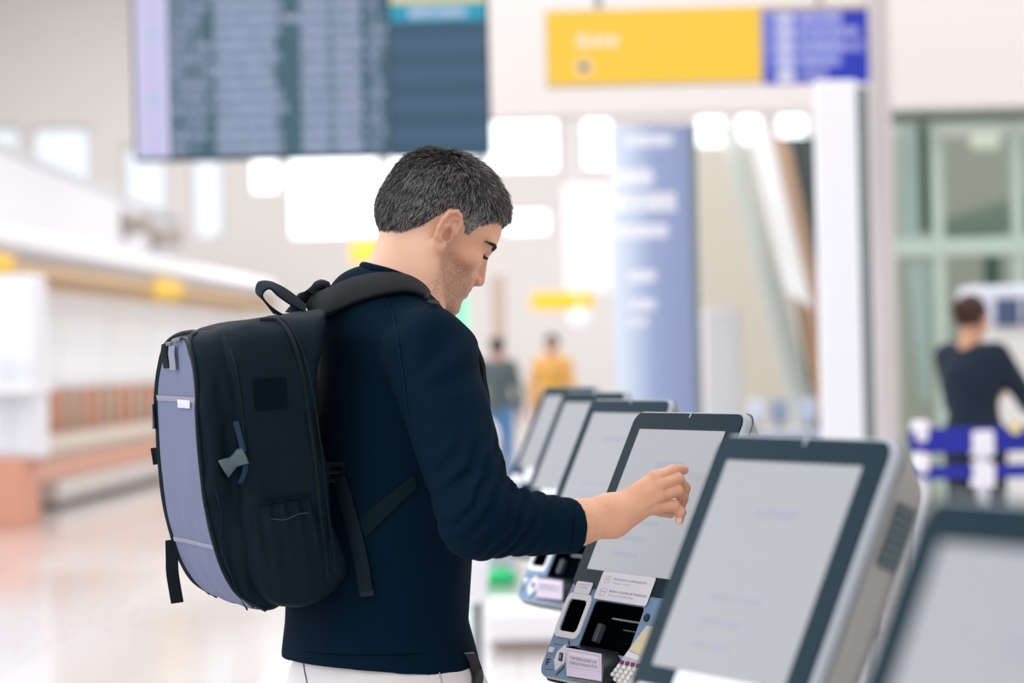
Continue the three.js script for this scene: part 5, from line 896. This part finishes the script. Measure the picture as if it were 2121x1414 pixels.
{
  const corners = []; for (const o of [-0.06, 0.32]) for (const v of [-0.07, 0.52]) for (const r of [-0.19, 0.19]) corners.push(fromPack(o, v, r));
  const lo = ['x', 'y', 'z'].map((k) => Math.min(...corners.map((c) => c[k]))), hi = ['x', 'y', 'z'].map((k) => Math.max(...corners.map((c) => c[k])));
  const facing = (x, y, z) => { const q = toPack(V(x, y, z)); const e = 0.004; return (frontPack(x + BO.x * e, y + BO.y * e, z + BO.z * e) - frontPack(x, y, z)) / e > 0.5 && arch(q[2], q[1], 0.121, -0.012, vTopFront + 0.001, 0.104, 0.055) < 0 && q[0] > 0.1; };
  const main = part(pack, 'main_compartment', surface(bodyPack, lo, hi, 0.005), nylon);
  const front = part(pack, 'front_compartment', surface(frontPack, lo, hi, 0.0036, null, (x, y, z) => !facing(x, y, z)), nylon);
  const panel = part(pack, 'front_panel', surface(frontPack, lo, hi, 0.0036, null, facing), panelMat, 'grey front panel');
  const pocket = part(pack, 'side_pocket', surface(pocketPack, lo, hi, 0.0036), nylon);
  const outer = (v, r, off = 0) => { let o = 0.34; for (let i = 0; i < 200; i++) { const p = fromPack(o, v, r), d = frontPack(p.x, p.y, p.z) - off; if (d < 0.0003 || o < 0) break; o -= Math.max(d * 0.7, 0.0004); } return fromPack(o, v, r); };
  // arched zip round the grey panel
  const zip = (ins, off) => { const w = 0.122 - ins, v1 = vTopFront + 0.003 - ins, v0 = -0.008 + ins, R = 0.105 - ins, pts = []; for (let i = 0; i <= 10; i++) pts.push([w, lerp(v0 + 0.035, v1 - R, i / 10)]); for (let i = 1; i <= 10; i++) { const a = i / 10 * Math.PI / 2; pts.push([w - R + R * Math.cos(a), v1 - R + R * Math.sin(a)]); } const L = pts.concat(pts.slice().reverse().map(([r, v]) => [-r, v])); return L.map(([r, v]) => outer(v, r, off)); };
  part(front, 'zipper', tube(zip(0, 0.001), 0.0036, 120, 7), zipMat); part(front, 'piping', tube(zip(0.0065, 0.0), 0.0022, 120, 6), cloth(0.006, 0.025, 0.035, 0.6, 0.3));
  const across = (pa, pb, w, mat, name) => { const a = toPack(touch(frontPack, ...pa)), b = toPack(touch(frontPack, ...pb)), c = [], s = []; for (let i = 0; i <= 12; i++) { const t = i / 12, r = clamp(lerp(a[2], b[2], t), -0.116, 0.116); c.push(outer(lerp(a[1], b[1], t), r, 0.0006)); s.push(BU.clone().multiplyScalar(w / 2)); } return part(panel, name, strap(c, s, 0.0018, 30), mat); };
  across([316, 824], [416, 828], 0.008, greyTape, 'reflective_tape'); across([350, 1116], [444, 1133], 0.006, greyTape, 'seam_tape');
  part(panel, 'woven_tab', band(touches(frontPack, [[367, 827], [380, 828], [392, 829]], 0.002), touches(frontPack, [[368, 844], [380, 845], [392, 846]], 0.003), 0.0015, 8), std(0xd9d8ea, 0.6), 'small white tab');
  for (const [L, m] of [[[[342, 712], [340, 730], [343, 748], [346, 762]], webbing], [[[357, 716], [356, 735], [358, 752], [359, 766]], greyTape]]) { const c = touches(packAll, L, 0.006); part(front, 'zipper_pull', strap(c, c.map(() => PR.clone().multiplyScalar(0.009).addScaledVector(BO, -0.002)), 0.0022, 16), m); }
  { const c = touches(packAll, [[362, 706], [350, 712], [368, 704]], 0.006); part(front, 'zipper_slider', merged(c.map((p) => box(p.x, p.y, p.z, 0.009, 0.006, 0.007, 0.002))), metal); }
  const vAt = (px, py) => toPack(onSide(px, py, -0.12))[1];
  { const c = [838, 856, 872, 890].map((y, i) => outer(vAt(306, y), -0.121 + 0.001 * i, 0.005)); part(front, 'zipper_pull', strap(c, c.map(() => PR.clone().multiplyScalar(0.002).addScaledVector(BO, 0.003)), 0.003, 16), metal, 'metal zip pull on the far edge'); }
  { const p = outer(vAt(306, 948), -0.123), c = [0, 0.006, 0.013].map((k) => p.clone().addScaledVector(BO, k - 0.003).addScaledVector(PR, -k * 0.7)); part(front, 'strap_stub', strap(c, c.map(() => BU.clone().multiplyScalar(0.0125)), 0.005, 8), webbing); }
  { const c = [[1118, 0, 0], [1150, 0.003, 0], [1190, 0.006, 0], [1225, 0.004, 0], [1250, 0.001, 0]], p = outer(vAt(345, 1120), -0.118), yb = W(361, 1250, 3.6).y; const L = c.map(([y, k], i) => V(p.x - 0.004 + k * -0.6 + i * 0.0018, lerp(p.y, yb, i / 4), p.z)); part(front, 'webbing_end', strap(L, L.map(() => PR.clone().multiplyScalar(0.004).addScaledVector(BO, -0.0085)), 0.002, 24), webbing); }
  // main zip, seams and the square patch on the near side
  part(main, 'zipper', tube(touches(bodyPack, [[540, 662], [572, 662], [600, 692], [622, 755], [638, 850], [652, 950], [662, 1050], [670, 1130], [678, 1200]], 0.0008), 0.0034, 80, 7), zipMat);
  part(main, 'piping', tube(touches(bodyPack, [[556, 656], [590, 664], [616, 704], [640, 775], [655, 860], [668, 950], [678, 1050], [688, 1130], [696, 1190]], 0.0004), 0.002, 80, 6), cloth(0.006, 0.022, 0.03, 0.6, 0.3));
  part(main, 'seam', tube(touches(packAll, [[466, 690], [485, 745], [497, 810], [504, 880], [510, 950], [514, 1015]], 0.0002), 0.0022, 50, 6), zipMat);
  part(main, 'patch', band(touches(bodyPack, [[522, 786], [557, 783], [592, 780]], 0.0012), touches(bodyPack, [[530, 851], [564, 848], [598, 844]], 0.0012), 0.0012, 14), cloth(0.002, 0.008, 0.013, 0.9, 0.1));
  { const e = []; for (let i = 0; i <= 30; i++) { const o = lerp(-0.06, 0.06, i / 30); let r = 0.19; for (let k = 0; k < 120; k++) { const p = fromPack(pk[0] + o, pkTop - 0.004, r); if (pocketPack(p.x, p.y, p.z) < 0.0006) break; r -= 0.0006; } e.push(fromPack(pk[0] + o, pkTop - 0.003, r)); } part(pocket, 'elastic_hem', tube(e, 0.0026, 60, 6), nylon); }
  part(pocket, 'stitching', tube(touches(packAll, [[562, 1074], [590, 1076], [620, 1064], [640, 1062]], 0.0003), 0.0006, 30, 4), std(0x3a4c5c, 0.8));
  part(front, 'seam', tube(touches(packAll, [[446, 1010], [460, 1080], [455, 1110], [470, 1170], [492, 1225], [512, 1262]], 0.0003), 0.0014, 50, 5), cloth(0.01, 0.028, 0.05, 0.8, 0.2));
  // side-release buckle and its strap
  const z3 = (x, y) => [280 + x / 2.752, 900 + y / 2.752], shape = [[470, 148], [502, 136], [536, 128], [560, 104], [578, 80], [604, 78], [626, 118], [645, 162], [606, 172], [572, 184], [552, 212], [528, 244], [508, 214], [488, 180]].map((p) => z3(...p));
  const ring = (off) => touches(packAll, shape, 0.003).map((p) => p.addScaledVector(PR, off));
  const bk = part(pack, 'buckle', loft([ring(0.001), ring(0.006), ring(0.008).map((p, i, A) => { const c = A.reduce((s, q) => s.add(q), V(0, 0, 0)).multiplyScalar(1 / A.length); return p.clone().lerp(c, 0.12); })]), clipMat, 'grey-green side-release buckle');
  { const c = touches(packAll, [[488, 872], [494, 895], [499, 915], [504, 936]], 0.004); part(bk, 'strap', strap(c, c.map(() => BO.clone().multiplyScalar(0.004)), 0.002, 16), cloth(0.02, 0.05, 0.1, 0.7, 0.3)); }
  { const c = touches(packAll, [[508, 955], [508, 972], [502, 990], [498, 1000]], 0.004); part(bk, 'strap', strap(c, c.map(() => BO.clone().multiplyScalar(0.004)), 0.002, 16), cloth(0.015, 0.04, 0.09, 0.7, 0.3)); }
  // carrying loop
  const near = [[634, 646], [602, 628], [578, 611], [561, 596], [550, 598], [541, 612], [557, 636], [584, 654]].map(([x, y]) => onSide(x, y, 0.012)), far = [[634, 630], [607, 607], [580, 590], [555, 581], [534, 584], [529, 605], [545, 623], [566, 650]].map(([x, y]) => onSide(x, y, -0.012));
  part(pack, 'carrying_loop', band(near, far, 0.003, 60), cloth(0.006, 0.017, 0.03, 0.75, 0.4));
  // shoulder straps, over the sweater
  const both = (x, y, z) => Math.min(sweater(x, y, z), packAll(x, y, z));
  part(pack, 'shoulder_strap', band(touches(sweater, [[630, 630], [660, 612], [700, 594], [740, 580], [790, 573], [835, 577], [866, 592], [887, 614], [897, 629]], 0.004), touches(sweater, [[650, 664], [676, 656], [712, 640], [752, 624], [798, 612], [842, 607], [870, 612], [890, 623], [898, 632]], 0.004), 0.009, 60, PR.clone().add(V(0, 1, 0))), padMat, 'padded strap over the near shoulder');
  part(pack, 'shoulder_strap', band(touches(sweater, [[590, 646], [620, 612], [646, 594], [668, 588]], 0.002), touches(sweater, [[612, 650], [640, 624], [664, 604], [686, 594]], 0.002), 0.008, 30, V(0, 1, 0)), padMat, 'padded strap over the far shoulder');
  for (const s of [1, -1]) {                                   // the straps run on down the chest
    const C = [], S = []; for (let i = 0; i <= 9; i++) { const p = chest.clone().addScaledVector(PR, s * lerp(0.085, 0.15, i / 9)).addScaledVector(PF, 0.4); p.y = lerp(chest.y + 0.015, chest.y - 0.22, i / 9); for (let k = 0; k < 300 && sweater(p.x, p.y, p.z) > 0.006; k++) p.addScaledVector(PF, -0.0015); C.push(p); S.push(PR.clone().multiplyScalar(0.024)); }
    part(pack, 'chest_strap', strap(C, S, 0.008, 40), padMat);
  }
  part(pack, 'lower_strap', band(touches(sweater, [[742, 1082], [775, 1050], [815, 1016], [856, 984]], 0.001), touches(sweater, [[760, 1112], [795, 1076], [830, 1042], [864, 1010]], 0.001), 0.0022, 30, PR), cloth(0.003, 0.013, 0.02, 0.8, 0.2));
  const side = part(pack, 'side_strap', band(touches(both, [[690, 990], [702, 1030], [718, 1090], [734, 1160], [747, 1236]], 0.003), touches(both, [[714, 984], [728, 1024], [745, 1084], [762, 1156], [774, 1232]], 0.003), 0.0025, 50, PR), cloth(0.005, 0.015, 0.022, 0.75, 0.3));
  part(side, 'strap_end', band(touches(both, [[747, 1226], [760, 1225], [774, 1222]], 0.006), touches(both, [[748, 1236], [761, 1235], [775, 1232]], 0.006), 0.0015, 8, PR), cloth(0.014, 0.03, 0.04, 0.8, 0.2));
  const c = touch(both, 697, 976, 0.004); part(side, 'ladder_buckle', merged([box(c.x - 0.012, c.y, c.z, 0.007, 0.022, 0.008, 0.002), box(c.x + 0.012, c.y - 0.004, c.z, 0.007, 0.022, 0.008, 0.002), box(c.x, c.y + 0.01, c.z, 0.03, 0.006, 0.008, 0.002), box(c.x, c.y - 0.002, c.z + 0.003, 0.03, 0.005, 0.007, 0.002), box(c.x, c.y - 0.014, c.z, 0.03, 0.006, 0.008, 0.002)]), cloth(0.012, 0.015, 0.018, 0.35, 0.4));
}
renderer.render(scene, camera);
